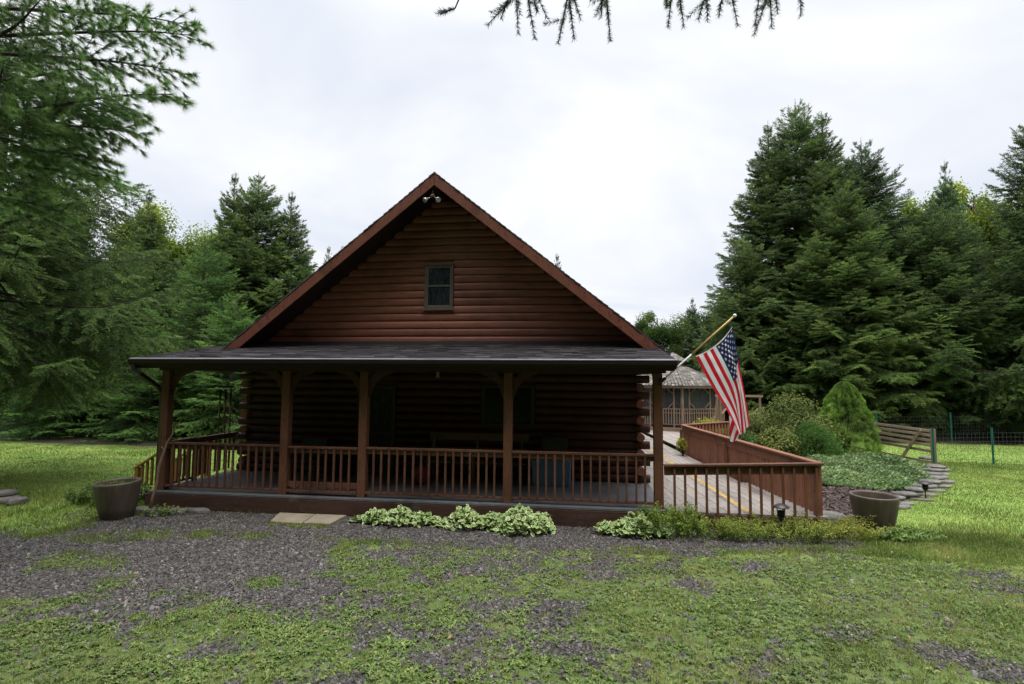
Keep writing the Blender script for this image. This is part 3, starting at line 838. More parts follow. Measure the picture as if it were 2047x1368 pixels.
# porch roof
RX0, RX1 = -3.06, 7.06; GY, GZ = -.40, D + 2.575; TY, TZ = WY, D + 3.02
rp = MB(); rp.poly([(RX0, GY, GZ), (RX0, TY, TZ), (RX0, TY, TZ - .11), (RX0, GY, GZ - .11)], (RX1 - RX0, 0, 0))
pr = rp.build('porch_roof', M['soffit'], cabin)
sh = MB(); ln = math.hypot(TY - GY, TZ - GZ)
shingle_slope(sh, (RX0 - .02, GY - .03, GZ + .004 - .005), (1, 0, 0), (0, TY - GY, TZ - GZ), (0, -(TZ - GZ), TY - GY), RX1 - RX0 + .04, ln + .01, .14, .3, random.Random(4), .009, 1)
sh.build('shingles', M['shingle'], pr)
fl2 = MB(); fl2.box(X0 - .2, X1 + .2, WY - .085, WY - .055, TZ - .02, TZ + .075); fl2.build('flashing', M['shingle'], pr)
fa = MB(); fa.box(RX0, RX1, GY - .025, GY - .001, GZ - .19, GZ - .004)
fa.box(RX0 - .025, RX0 - .001, GY - .025, TY, GZ - .16, GZ - .02); fa.box(RX1 + .001, RX1 + .025, GY - .025, TY, GZ - .16, GZ - .02)
fa.build('fascia', M['beam'], pr)
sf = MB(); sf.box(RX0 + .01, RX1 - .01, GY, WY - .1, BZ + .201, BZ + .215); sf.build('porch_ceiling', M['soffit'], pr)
gu = MB()
prof = [(0, .0), (-.055, .0), (-.075, .03), (-.095, .05), (-.10, .115), (-.10, .125), (0, .125)]
gu.poly([(RX0 - .03, GY - .027 + a, GZ - .135 + b) for a, b in prof], (RX1 - RX0 + .06, 0, 0))
gt = gu.build('gutter', M['gutter'], cabin)
lip = MB(); lip.poly([(RX0 - .03, GY - .134, GZ - .018), (RX0 - .03, GY - .06, GZ + .006), (RX0 - .03, GY - .06, GZ - .009), (RX0 - .03, GY - .130, GZ - .026)], (RX1 - RX0 + .06, 0, 0)); lip.build('drip_edge', M['drip'], gt)
dsx = PX[0] - PW / 2 - .035
ds = MB()
pts = [(RX0 + .06, GY - .08, GZ - .12), (RX0 + .07, GY - .08, GZ - .22), (RX0 + .12, GY + .0, GZ - .29), (dsx - .06, .03, GZ - .56), (dsx, .07, GZ - .66), (dsx, .07, .30), (dsx - .02, .04, .22), (dsx - .16, -.02, .16)]
for a, b in zip(pts, pts[1:]): ds.bar(a, Vector(b) + (Vector(b) - Vector(a)).normalized() * .02, .065, .075, (0, 1, 0) if abs(b[2] - a[2]) > .2 else (0, 0, 1))
ds.build('downspout', M['pipe'], cabin, bevel=.008)

# porch railings
RT = D + .93
def railing(name, x0, x1, nb, zt=RT, gate=False, y=.05, matl='rail'):
    cap = MB(); cap.box(x0, x1, y - .055, y + .055, zt - .038, zt); cap.box(x0, x1, y - .018, y + .02, zt - .125, zt - .039)
    if gate:
        cap.box(x0, x1, y - .018, y + .02, D + .15, D + .25); cap.box(x0 + .005, x1 - .005, y - .05, y + .03, D + .055, D + .10)
    else: cap.box(x0, x1, y - .04, y + .03, D + .065, D + .105)
    r = cap.build(name, M[matl], cabin, bevel=.004)
    st = (x1 - x0) / (nb + 1)
    for i in range(nb):
        xc = x0 + st * (i + 1) + rl.uniform(-.006, .006); b = MB()
        b.tint = rl.uniform(0, .25) if rl.random() < .4 else 0
        b.box(xc - .018, xc + .018, y - .0545, y - .0185, D + (.11 if gate else .106), zt - .05); b.build('baluster', M[matl], r, bevel=.003)
bays = [(PX[0] + PW / 2, PX[1] - PW / 2, 14), (PX[1] + PW / 2 + .01, PX[2] - PW / 2 - .01, 8), (PX[2] + PW / 2, PX[3] - PW / 2, 16), (PX[3] + PW / 2, PX[4] - PW / 2, 15)]
for i, (a, b, n) in enumerate(bays):
    railing('porch_gate' if i == 1 else 'porch_railing', a + .001, b - .001, n, RT if i != 1 else RT - .015, i == 1)
# left side railing in two lengths
cap = MB(); cap.box(-2.815, -2.705, PW + .01, .95, RT - .038, RT); cap.box(-2.78, -2.74, PW + .01, .95, RT - .125, RT - .039); cap.box(-2.79, -2.72, PW + .01, .95, D + .06, D + .1)
cap.box(-2.815, -2.705, 1.02, WY - .05, RT - .048, RT - .01); cap.box(-2.78, -2.74, 1.02, WY - .05, RT - .135, RT - .049)
cap.box(-2.80, -2.72, .95, 1.02, D + .001, RT - .03)
sr = cap.build('porch_railing', M['rail'], cabin, bevel=.004)
for i in range(13):
    yc = .30 + i * .16
    if .88 < yc < 1.1: continue
    b = MB(); b.box(-2.74 + .001, -2.704, yc - .018, yc + .018, D + .1, RT - .14); b.build('baluster', M['rail'], sr, bevel=.003)
# little pale tag and lamp hanging under the beam
tg = MB(); tg.box(2.77, 2.83, .17, .178, BZ - .10, BZ + .02); tg.build('hanging_tag', M['chime'], cabin)
lm = MB(); lm.lathe([(0, .06), (.035, .055), (.045, .0), (.03, -.045), (0, -.05)], (2.33, 1.2, BZ + .12), 14); lm.build('ceiling_lamp', M['bulb'], cabin)

# ---------------------------------------------------------------- side stair on the far left
ss = empty('porch_stair', 'short wooden stair with sloping yellow handrail left of the porch', 'stair', (-3.4, 1.3, 0))
m = MB()
for i in range(3): m.box(-3.2 - i * .3, -2.92 - i * .3, .55, 1.75, 0.005, .26 - i * .085)
m.build('step', M['boards'], ss, bevel=.004)
for yy in (.62, 1.7):
    m = MB(); a, b = Vector((-3.85, yy, .62)), Vector((-2.95, yy, RT - .08))
    m.bar(a, b, .09, .035, tint=.4); m.bar((-3.78, yy, .01), (-3.78, yy, .64), .08, .08, (1, 0, 0)); m.bar((-3.0, yy, .01), (-3.0, yy, RT - .14), .08, .08, (1, 0, 0))
    h = m.build('handrail', M['yellowwood'], ss, bevel=.004)
    for i in range(6):
        t = (i + 1) / 7; x = -3.78 + t * .78; zt = .62 + (x + 3.85) / .9 * (RT - .08 - .62)
        b = MB(); b.bar((x, yy, .3 - .02 + t * .0), (x, yy, zt - .03), .04, .04, (1, 0, 0)); b.build('baluster', M['yellowwood'], h)

# ---------------------------------------------------------------- porch contents
wc = empty('wind_chime', 'long brass tube wind chime hanging under the left end of the porch', 'wind chime', (-1.98, .8, BZ))
m = MB(); m.lathe([(0, .02), (.155, .02), (.16, 0), (.155, -.02), (0, -.02)], (-1.98, .8, D + 2.02), 20); m.build('top_disc', M['black'], wc)
for k, L in enumerate((.93, .80, .98, .72, .88, .66)):
    a = k * math.pi / 3; x, y = -1.98 + .115 * math.cos(a), .8 + .115 * math.sin(a)
    m = MB(); m.tube([(x, y, D + 1.97), (x, y, D + 1.97 - L)], .012, 8); m.tube([(x, y, D + 2.0), (x, y, D + 1.96)], .002, 4); m.build('tube', M['chime'], wc)
m = MB(); m.tube([(-1.98, .8, BZ + .21), (-1.98, .8, D + 1.2)], .003, 4); m.lathe([(0, .02), (.05, .02), (.05, -.02), (0, -.02)], (-1.98, .8, D + 1.5), 12); m.box(-2.02, -1.94, .797, .803, D + 1.6, D + 1.75); m.build('clapper', M['chime'], wc)

bn = empty('wooden_bench', 'long yellowish wooden bench with a high slatted back behind the porch railing', 'bench', (3.2, 2.0, D))
m = MB()
m.box(2.10, 4.35, 2.16, 2.20, D + .86, D + 1.02); m.box(2.12, 4.33, 2.14, 2.18, D + .58, D + .70); m.build('backrest', M['benchwood'], bn, bevel=.005)
m = MB()
for i in range(4): m.box(2.12, 4.33, 1.66 + i * .12, 1.76 + i * .12, D + .42, D + .455)
m.build('seat', M['benchwood'], bn, bevel=.004)
for x in (2.2, 3.2, 4.2):
    m = MB(); m.bar((x, 1.70, D + .001), (x, 1.70, D + .62), .06, .06, (1, 0, 0)); m.bar((x, 2.13, D + .001), (x, 2.15, D + 1.0), .06, .05, (1, 0, 0)); m.bar((x, 1.7, D + .63), (x, 2.12, D + .63), .07, .03); m.build('leg', M['benchwood'], bn, bevel=.004)

tb = empty('storage_tote', 'blue grey plastic storage tote on the porch floor by the right log wall', 'tote', (4.87, 1.9, D))
m = MB()
def frustum(mb, cx, cy, z0, z1, w0, d0, w1, d1):
    vs = [(cx + sx * w0 / 2, cy + sy * d0 / 2, z0) for sx, sy in ((-1, -1), (1, -1), (1, 1), (-1, 1))] + [(cx + sx * w1 / 2, cy + sy * d1 / 2, z1) for sx, sy in ((-1, -1), (1, -1), (1, 1), (-1, 1))]
    mb.add(vs, [(0, 3, 2, 1), (4, 5, 6, 7), (0, 1, 5, 4), (1, 2, 6, 5), (2, 3, 7, 6), (3, 0, 4, 7)])
frustum(m, 4.87, 1.9, D + .001, D + .56, .76, .46, .84, .54)
for sx in (-1, 1): frustum(m, 4.87 + sx * .34, 1.9, D + .04, D + .55, .12, .50, .13, .58)
m.build('body', M['tote'], tb, bevel=.015)
m = MB(); m.box(4.42, 5.32, 1.60, 2.20, D + .561, D + .61); m.box(4.47, 5.27, 1.65, 2.15, D + .611, D + .64)
for x in (4.6, 4.95, 5.2): m.box(x - .05, x + .05, 1.585, 1.599, D + .50, D + .60)
m.build('lid', M['totelid'], tb, bevel=.01)
bx = MB(); bx.box(4.66, 5.20, 1.82, 2.14, D + .641, D + 1.0); bx.box(4.70, 5.16, 1.80, 1.819, D + .68, D + .96); bx.lathe([(0, .01), (.012, .01), (.012, -.01), (0, -.01)], (5.03, 1.795, D + .86), 8)
o = bx.build('equipment_box', M['black'], None, (4.93, 1.98, D + .641), bevel=.012); tag(o, 'black boxy case standing on the blue grey tote', 'case')
def blob(name, c, r, mat, label, cat, seed):
    rng = random.Random(seed); m = MB(); prof = []
    n = 9
    for i in range(n):
        a = -math.pi / 2 + math.pi * i / (n - 1); prof.append((max(.001, r[0] * math.cos(a) * rng.uniform(.9, 1.1)), r[2] * (1 + math.sin(a))))
    m.lathe(prof, c, 20); o = m.build(name, mat, None, c); o.scale = (1, r[1] / r[0], 1); tag(o, label, cat); return o
blob('cloth_sack', (2.15, 1.35, D), (.22, .18, .2), M['redcloth'], 'dark red bulging sack on the porch floor left of the bench', 'sack', 4)
pch = empty('porch_chair', 'dark low chair standing in the shade left of the door', 'chair', (-.55, 1.75, D))
m = MB(); m.box(-.85, -.28, 1.5, 2.0, D + .36, D + .42); m.build('seat', M['black'], pch, bevel=.01)
m = MB(); m.box(-.85, -.28, 2.0, 2.05, D + .36, D + .85); m.build('backrest', M['black'], pch, bevel=.01)
for x in (-.82, -.31):
    for y in (1.53, 2.0): m = MB(); m.box(x - .025, x + .025, y - .025, y + .025, D + .001, D + .359); m.build('leg', M['black'], pch)

st = MB(); pts = [(-2.60, -.36, .0), (-2.60, -.31, .25), (-2.565, -.26, .52), (-2.585, -.21, .82), (-2.52, -.17, 1.12), (-2.50, -.13, 1.28), (-2.42, -.11, 1.42), (-2.38, -.10, 1.55), (-2.27, -.09, 1.70)]
st.tube(pts, [.026, .027, .025, .026, .024, .021, .017, .013, .007], 10)
st.tube([(-2.53, -.17, 1.13), (-2.57, -.19, 1.2)], [.02, .012], 8); st.tube([(-2.40, -.105, 1.5), (-2.44, -.10, 1.58)], [.01, .004], 6)
o = st.build('walking_stick', M['stick'], None, (-2.60, -.36, 0)); tag(o, 'crooked brown wooden stick leaning against the left porch post', 'stick')

# ---------------------------------------------------------------- ramp deck
rd = empty('ramp_deck', 'weathered grey board ramp with red brown railing running back beside the cabin', 'ramp', (8.2, 4, 0))
m = MB(); DS = -.085
def rail_x(y): return 9.46 - .108 * y
xx = 6.99
rr = random.Random(8)
while xx < 9.46:
    ye = min(16.2, max(.4, (xx - 6.74) / -DS - .02)) if xx < 7.6 else 16.2
    if xx + .143 > 9.40: ye = 3.0
    zt = D - .03 + rr.uniform(-.003, .003)
    y0 = .02
    while y0 < ye - .05:                       # board lengths butted end to end
        y1 = min(ye, y0 + rr.uniform(3.2, 4.6))
        a, b = xx + DS * y0, xx + DS * y1
        m.poly([(a, y0, zt - .03), (a + .139, y0, zt - .03), (b + .139, y1 - .006, zt - .03), (b, y1 - .006, zt - .03)], (0, 0, .03), rr.uniform(0, .3))
        y0 = y1
    xx += .145
while xx < 12.2:                               # wider landing by the gazebo
    y0 = 8.0 + (xx - 9.46) * .98; zt = D - .03 + rr.uniform(-.003, .003)
    a, b = xx + DS * y0, xx + DS * 16.2
    m.poly([(a, y0, zt - .03), (a + .139, y0 + .13, zt - .03), (b + .139, 16.2, zt - .03), (b, 16.2, zt - .03)], (0, 0, .03), rr.uniform(0, .3)); xx += .145
m.build('deck_boards', M['boards'], rd)
m = MB(); m.box(6.98, 9.44, -.012, .0155, .0, D - .066); m.poly([(9.47, .0, 0), (9.50, .0, 0), (8.66, 7.8, 0), (8.63, 7.8, 0)], (0, 0, D - .07)); m.build('skirt_board', M['skirt'], rd)
m = MB(); m.poly([(8.34, .03, D - .0255), (8.425, .03, D - .0255), (7.70, 10.0, D - .0255), (7.61, 10.0, D - .0255)], (0, 0, .0015)); m.build('edge_stripe', M['yellowpaint'], rd)
# front railing of the ramp
zl, zr = D + .765, D + .865
m = MB()
m.bar((6.93, .02, zl - .02), (9.52, .02, zr - .02), .13, .036)
m.bar((6.93, .035, zl - .115), (9.45, .035, zr - .115), .034, .15)
fr_ = m.build('ramp_railing', M['rail'], rd, bevel=.004)
for i in range(14):
    x = 7.10 + i * .178; zt = zl + (x - 6.93) / 2.59 * (zr - zl) - .06
    b = MB(); b.tint = rr.uniform(0, .3); b.box(x - .019, x + .019, -.022, .0155, .10, zt); b.build('baluster', M['post'], fr_, bevel=.003)
# long side railing
def side_rail(a, b, n, za, zb, inward, name='ramp_railing'):
    a, b = Vector(a), Vector(b); d = (b - a).normalized(); s = Vector((-d.y, d.x, 0)) * inward
    m = MB()
    m.bar(a + Vector((0, 0, za - .02)), b + Vector((0, 0, zb - .02)), .14, .036, tint=.1)
    m.bar(a + s * .0 + Vector((0, 0, za - .135)), b + Vector((0, 0, zb - .135)), .034, .19)
    r = m.build(name, M['ramp_rail'], rd, bevel=.004)
    for i in range(n):
        p = a + (b - a) * ((i + .5) / n) - s * .036; zt = za + (zb - za) * (i + .5) / n - .06
        q = MB(); q.tint = rr.uniform(0, .3)
        q.bar((p.x, p.y, .12), (p.x, p.y, zt), .036, .085, (d.x, d.y, 0)); q.build('baluster', M['ramp_rail'], r, bevel=.003)
side_rail((9.49, .06, 0), (8.66, 7.85, 0), 54, D + .865, D + .86, 1)
side_rail((8.70, 7.93, 0), (10.75, 9.8, 0), 16, D + .86, D + .86, 1)
for p in ((9.45, .10), (9.02, 4.2), (8.62, 7.8)):
    m = MB(); m.box(p[0] - .045, p[0] + .045, p[1] - .045, p[1] + .045, .0, D + .70); m.build('post', M['ramp_rail'], rd, bevel=.004)

# ---------------------------------------------------------------- gazebo
gz = empty('gazebo', 'octagonal screened gazebo with grey shake roof and cupola behind the cabin', 'gazebo', (10.0, 17.6, 0))
GC = Vector((10.0, 17.6, 0)); GR = 2.35
def oct_(r, z, k, rot=-math.pi / 2): a = rot + math.pi / 4 * k; return GC + Vector((r * math.cos(a), r * math.sin(a), z))
m = MB(); m.add([oct_(GR + .15, .46, k) for k in range(8)] + [oct_(GR + .15, .28, k) for k in range(8)], [tuple(range(8))] + [(k, 8 + k, 8 + (k + 1) % 8, (k + 1) % 8) for k in range(8)])
m.add([oct_(GR, .28, k) for k in range(8)] + [oct_(GR, .0, k) for k in range(8)], [(k, 8 + k, 8 + (k + 1) % 8, (k + 1) % 8) for k in range(8)]); m.build('floor', M['oldwood'], gz)
EZ = 2.37
for k in range(8):
    a, b = oct_(GR, 0, k), oct_(GR, 0, k + 1); d = (b - a).normalized(); L = (b - a).length; nrm = Vector((d.y, -d.x, 0))
    def P(s, z, o=0): return a + d * s + nrm * o + Vector((0, 0, z))
    m = MB(); m.bar(P(0, .461), P(0, EZ - .1), .11, .11, tuple(nrm)); m.build('post', M['oldwood'], gz, bevel=.006)
    m = MB(); m.bar(P(.02, EZ - .04), P(L - .02, EZ - .04), .10, .16)
    m.bar(P(.06, 1.30), P(L - .06, 1.30), .07, .05)
    mid0, mid1 = .36, L - .36
    for s in (mid0, mid1): m.bar(P(s, .47), P(s, EZ - .13), .07, .055, tuple(nrm))
    for s, sg in ((mid0, 1), (mid1, -1)):       # corner braces of the screen frame
        m.bar(P(s + sg * .0, EZ - .42), P(s + sg * .30, EZ - .13), .045, .06, tuple(nrm)); m.bar(P(s, 1.62), P(s + sg * .27, 1.34), .045, .06, tuple(nrm))
    m.bar(P(.06, 1.12), P(L - .06, 1.12), .05, .035); m.bar(P(.06, .60), P(L - .06, .60), .05, .035)
    fm = m.build('panel_frame', M['oldwood'], gz, bevel=.004)
    if nrm.y < .5:
        for i in range(14):
            s = .12 + i * (L - .24) / 13
            b_ = MB(); b_.bar(P(s, .601, .02), P(s, 1.28, .02), .022, .03, tuple(nrm), tint=.5); b_.build('baluster', M['oldwood'], fm)
    m = MB(); m.add([P(.06, .62, -.02), P(L - .06, .62, -.02), P(L - .06, EZ - .1, -.02), P(.06, EZ - .1, -.02)], [(0, 1, 2, 3)]); m.build('screen', M['screen'], gz)
def oct_roof(r0, z0, r1, z1, courses, rng, tab):
    mb = MB()
    for k in range(8):
        for c in range(courses):
            t0, t1 = c / courses, (c + 1) / courses
            ra, rb = r0 + (r1 - r0) * t0, r0 + (r1 - r0) * min(1, t1 + .04); za, zb = z0 + (z1 - z0) * t0, z0 + (z1 - z0) * min(1, t1 + .04)
            a0, a1 = oct_(ra, za, k), oct_(ra, za, k + 1); b0, b1 = oct_(rb, zb, k), oct_(rb, zb, k + 1)
            n = max(1, int((a1 - a0).length / tab))
            for i in range(n):
                u0, u1 = i / n, (i + 1) / n - .02
                th = Vector((0, 0, rng.uniform(.018, .035))); dz = Vector((0, 0, rng.uniform(-.008, .008)))
                A, B = a0.lerp(a1, u0) + dz, a0.lerp(a1, u1) + dz; Cc, Dd = b0.lerp(b1, u1), b0.lerp(b1, u0)
                mb.add([A + th, B + th, Cc + th * .3, Dd + th * .3, A, B], [(0, 1, 2, 3), (4, 5, 1, 0)], False, rng.random())
    return mb
m = oct_roof(2.68, EZ - .02, .62, EZ + .93, 13, random.Random(12), .16); rfz = m.build('roof', M['shake'], gz)
m = MB(); m.add([oct_(2.66, EZ - .03, k) for k in range(8)] + [oct_(2.66, EZ - .13, k) for k in range(8)] + [oct_(.6, EZ + .85, k) for k in range(8)], [(k, 8 + k, 8 + (k + 1) % 8, (k + 1) % 8) for k in range(8)] + [(8 + k, 16 + k, 16 + (k + 1) % 8, 8 + (k + 1) % 8) for k in range(8)]); m.build('eave_board', M['frame'], gz)
m = MB(); m.add([oct_(.56, EZ + .85, k) for k in range(8)] + [oct_(.56, EZ + 1.22, k) for k in range(8)], [(k, (k + 1) % 8, 8 + (k + 1) % 8, 8 + k) for k in range(8)])
cp = m.build('cupola', M['frame'], gz)
m = oct_roof(.78, EZ + 1.17, .02, EZ + 1.60, 5, random.Random(13), .14); m.build('cupola_roof', M['shake'], cp)
# timber swing frame by the gazebo
sw = empty('timber_frame', 'small slanted timber frame standing in front of the gazebo', 'timber frame', (11.4, 14.2, 0))
for a, b in (((11.0, 14.2, 0.0), (11.28, 14.2, 1.9)), ((11.42, 14.2, .0), (11.38, 14.2, 1.9)), ((13.0, 14.2, 0), (13.0, 14.2, 1.9))):
    m = MB(); m.bar(a, b, .08, .08, (0, 1, 0)); m.build('post', M['oldwood'], sw)
m = MB(); m.bar((11.18, 14.2, 1.95), (13.12, 14.2, 1.95), .07, .09, tint=.4); m.bar((11.43, 14.12, 1.2), (12.0, 14.12, 1.88), .05, .09, (0, 1, 0), tint=.9); m.build('crossbar', M['oldwood'], sw)

# ---------------------------------------------------------------- flag and pole
fp = empty('flag_pole', 'slanted pole with yellow upper half and ball tip fixed to the porch corner post', 'flag pole', (6.93, 0.0, D + 2.2))
PA, PB = Vector((6.90, -.06, D + 2.215)), Vector((7.98, -.60, D + 3.28))
pm = PA.lerp(PB, .43)
m = MB(); m.tube([PA, pm], .0145, 10); m.build('lower_pole', M['polewhite'], fp)
m = MB(); m.tube([pm, PB], .0155, 10); m.build('upper_pole', M['polewood'], fp)
m = MB(); m.lathe([(0, .03), (.018, .026), (.028, .008), (.026, -.012), (.012, -.026), (0, -.028)], PB + (PB - PA).normalized() * .02, 14); m.build('finial', M['polewhite'], fp)
m = MB(); m.bar(PA - Vector((.03, -.02, .03)), PA + (PB - PA) * .05, .05, .05); m.bar(PA + Vector((-.025, .07, -.08)), PA + Vector((-.025, .07, .05)), .05, .03, (0, 1, 0)); m.build('bracket', M['lampmetal'], fp)

def bez(pts, t):
    """Catmull-Rom through points"""
    n = len(pts) - 1; x = min(max(t, 0), .99999) * n; i = int(x); f = x - i
    p = [Vector(pts[max(0, min(n, i + j))]) for j in (-1, 0, 1, 2)]
    return .5 * ((2 * p[1]) + (p[2] - p[0]) * f + (2 * p[0] - 5 * p[1] + 4 * p[2] - p[3]) * f * f + (3 * p[1] - p[0] - 3 * p[2] + p[3]) * f ** 3)
# drape lines from the hoist (v=0) to the fly (v=1), top edge first; (x, depth, z)
FZ = D
DRAPE = [
    [(7.955, -.58, 3.12), (8.00, -.62, 2.80), (8.06, -.58, 2.45), (8.12, -.62, 2.0), (8.19, -.60, 1.52)],
    [(7.87, -.54, 2.985), (7.985, -.52, 2.64), (8.045, -.47, 2.30), (8.10, -.52, 1.90), (8.155, -.50, 1.45)],
    [(7.78, -.50, 2.88), (7.935, -.60, 2.52), (8.03, -.62, 2.17), (8.085, -.62, 1.80), (8.11, -.62, 1.40)],
    [(7.68, -.44, 2.79), (7.83, -.50, 2.45), (7.985, -.50, 2.08), (8.055, -.46, 1.72), (8.085, -.46, 1.36)],
    [(7.56, -.38, 2.71), (7.70, -.42, 2.40), (7.86, -.46, 2.05), (8.00, -.52, 1.70), (8.07, -.58, 1.34)],
    [(7.42, -.33, 2.64), (7.55, -.36, 2.36), (7.70, -.40, 2.06), (7.87, -.46, 1.76), (8.02, -.54, 1.42)],
]
def flag_pt(u, v):
    """u along the hoist from the top, v along the fly"""
    row = [bez(r, v) for r in DRAPE]
    p = bez(row, u)
    w = .034 * math.sin(u * 14 + v * 3.4) * min(1, v * 2.5) + .010 * math.sin(u * 31 - v * 9 + 1) + .006 * math.sin(u * 9 + v * 34)
    return p + Vector((w * .25, w, FZ))
flag = empty('american_flag', 'red white and blue flag with stars and stripes drooping from the slanted pole', 'flag', (7.9, -.5, D + 2.2))
NU, NV = 78, 60
vs = [flag_pt(i / NU, j / NV) for i in range(NU + 1) for j in range(NV + 1)]
uv = [(j / NV, i / NU, 0) for i in range(NU + 1) for j in range(NV + 1)]
fs = [(i * (NV + 1) + j, (i + 1) * (NV + 1) + j, (i + 1) * (NV + 1) + j + 1, i * (NV + 1) + j + 1) for i in range(NU) for j in range(NV)]
# lower corner folded back behind the front of the cloth
base = len(vs); FU, FV = 16, 20
fold = [[(7.91, -.42, 1.72), (7.93, -.40, 1.50), (7.93, -.40, 1.235)], [(7.97, -.44, 1.74), (7.985, -.43, 1.52), (7.975, -.42, 1.22)], [(8.05, -.46, 1.70), (8.05, -.46, 1.50), (8.01, -.46, 1.255)], [(8.10, -.46, 1.62), (8.10, -.46, 1.48), (8.055, -.48, 1.33)]]
for i in range(FU + 1):
    for j in range(FV + 1):
        p = bez([bez(r, j / FV) for r in fold], i / FU); vs.append(p + Vector((0, .012 * math.sin(i * .9), FZ)))
        uv.append((.6 + .3 * j / FV, (.995 - .42 * (.62 * i / FU + .55 * (j / FV))) , 0))
fs += [(base + i * (FV + 1) + j, base + (i + 1) * (FV + 1) + j, base + (i + 1) * (FV + 1) + j + 1, base + i * (FV + 1) + j + 1) for i in range(FU) for j in range(FV)]
sm = MB()
for row in range(9):
    for c in range(6 if row % 2 == 0 else 5):
        u0 = (row + 1) / 10 * 7 / 13; v0 = .022 + (.42 - .022) * ((2 * c + 1 + (row % 2)) / 12)
        ring = []
        for q in range(10):
            r = (.031 if q % 2 == 0 else .0125); a = math.pi / 2 + q * math.pi / 5
            uu, vv = u0 - r * math.sin(a) * 1.0, v0 + r * math.cos(a) * .62
            p = flag_pt(uu, vv); e = 1e-3
            n = (flag_pt(uu + e, vv) - p).cross(flag_pt(uu, vv + e) - p).normalized()
            if n.y > 0: n = -n
            ring.append(p + n * .004)
        cpt = flag_pt(u0, v0) + n * .004
        sm.add(ring + [cpt], [(q, (q + 1) % 10, 10) for q in range(10)])
me = bpy.data.meshes.new('cloth'); off = ROOT[flag.name]
nf0 = len(fs); b0 = len(vs); vs += [Vector(p) for p in sm.v]; uv += [(0, 0, 0)] * len(sm.v); fs += [tuple(b0 + i for i in f) for f in sm.f]
me.from_pydata([tuple(p - off) for p in vs], [], fs); me.polygons.foreach_set('use_smooth', [True] * len(fs))
a = me.attributes.new('flaguv', 'FLOAT_VECTOR', 'POINT'); a.data.foreach_set('vector', [c for p in uv for c in p]); me.update()
me.materials.append(M['flag']); me.materials.append(M['star'])
me.polygons.foreach_set('material_index', [0] * nf0 + [1] * (len(fs) - nf0))
link('cloth', me, None, flag)
tie = MB(); tie.tube([flag_pt(0, 0), PB.lerp(PA, .05)], .004, 6); tie.tube([flag_pt(1, 0), PB.lerp(PA, .62)], .004, 6); tie.build('tie', M['wire'], flag)

# ---------------------------------------------------------------- planters
def pot(label, c, r, h, tilt, group):
    e = empty('planter_pot', label, 'planter', c, group)
    R = Matrix.Rotation(tilt[0], 3, 'X') @ Matrix.Rotation(tilt[1], 3, 'Y')
    m = MB(); prof = [(0, -.02), (r * .66, -.02), (r * .70, .02), (r * .83, h * .33), (r * .94, h * .66), (r * .985, h * .9), (r, h * .97), (r * .99, h), (r * .90, h), (r * .88, h * .95), (r * .84, h * .74)]
    m.lathe(prof, c, 48, True, R); m.build('body', M['clay'], e)
    m = MB(); m.lathe([(0, h * .78), (r * .45, h * .79), (r * .845, h * .76)], c, 32, True, R); m.build('soil', M['soil'], e)
    return e
pot('brown glazed planter left of the porch with a few grass blades growing inside', (-2.84, -.82, 0.0), .365, .65, (.035, -.03), 'glazed planters')
pot('brown glazed planter right of the ramp standing empty in the grass', (10.50, .42, 0.0), .365, .62, (.02, .0), 'glazed planters')
rng = np.random.default_rng(31)
n = 160; a = rng.uniform(0, 6.283, n); r = .27 * rng.random(n) ** .5
px, py = -2.84 + r * np.cos(a) - .05, -.82 + r * np.sin(a)
V, t = blades(rng, px, py, rng.gamma(4, .022, n) + .03, np.full(n, .012), rng.random(n) * .6 + .1, 1.2, np.full(n, .51))
V[:, 0] += 2.84; V[:, 1] += .82
o = link('potted_grass', np_mesh('potted_grass', V, 3, t), M['grass'], None, (-2.84, -.82, 0)); tag(o, 'wispy green grass sprouting inside the left planter', 'plant')

# ---------------------------------------------------------------- solar path lights
def path_light(label, x, y, h, z=0):
    e = empty('path_light', label, 'path light', (x, y, z), 'solar path lights')
    m = MB(); m.tube([(x, y, z - .05), (x, y, z + h * .5)], .013, 8); m.lathe([(0, -.03), (.018, -.03), (.03, .0), (.05, .015), (0, .02)], (x, y, z + h * .53), 14); m.build('stake', M['lampmetal'], e)
    m = MB(); m.lathe([(.0, .0), (.045, .0), (.052, .10), (0, .10)], (x, y, z + h * .58), 14); m.build('lens', M['doorglass'], e)
    m = MB()
    for k in range(6):
        a = k * math.pi / 3; m.tube([(x + .05 * math.cos(a), y + .05 * math.sin(a), z + h * .57), (x + .066 * math.cos(a), y + .066 * math.sin(a), z + h * .84)], .005, 5)
    m.build('cage', M['lampmetal'], e)
    m = MB(); m.lathe([(.13, .0), (.125, .018), (.075, .045), (.04, .062), (0, .066)], (x, y, z + h * .83), 20); m.lathe([(0, .012), (.08, .008), (.13, .0)], (x, y, z + h * .83), 20); m.build('cap', M['lampmetal'], e)
path_light('bronze solar path light among the yellow green plants before the ramp railing', 8.73, -.30, .60)
path_light('bronze solar path light beside the stacked stone edge of the bed', 12.9, 3.15, .44)

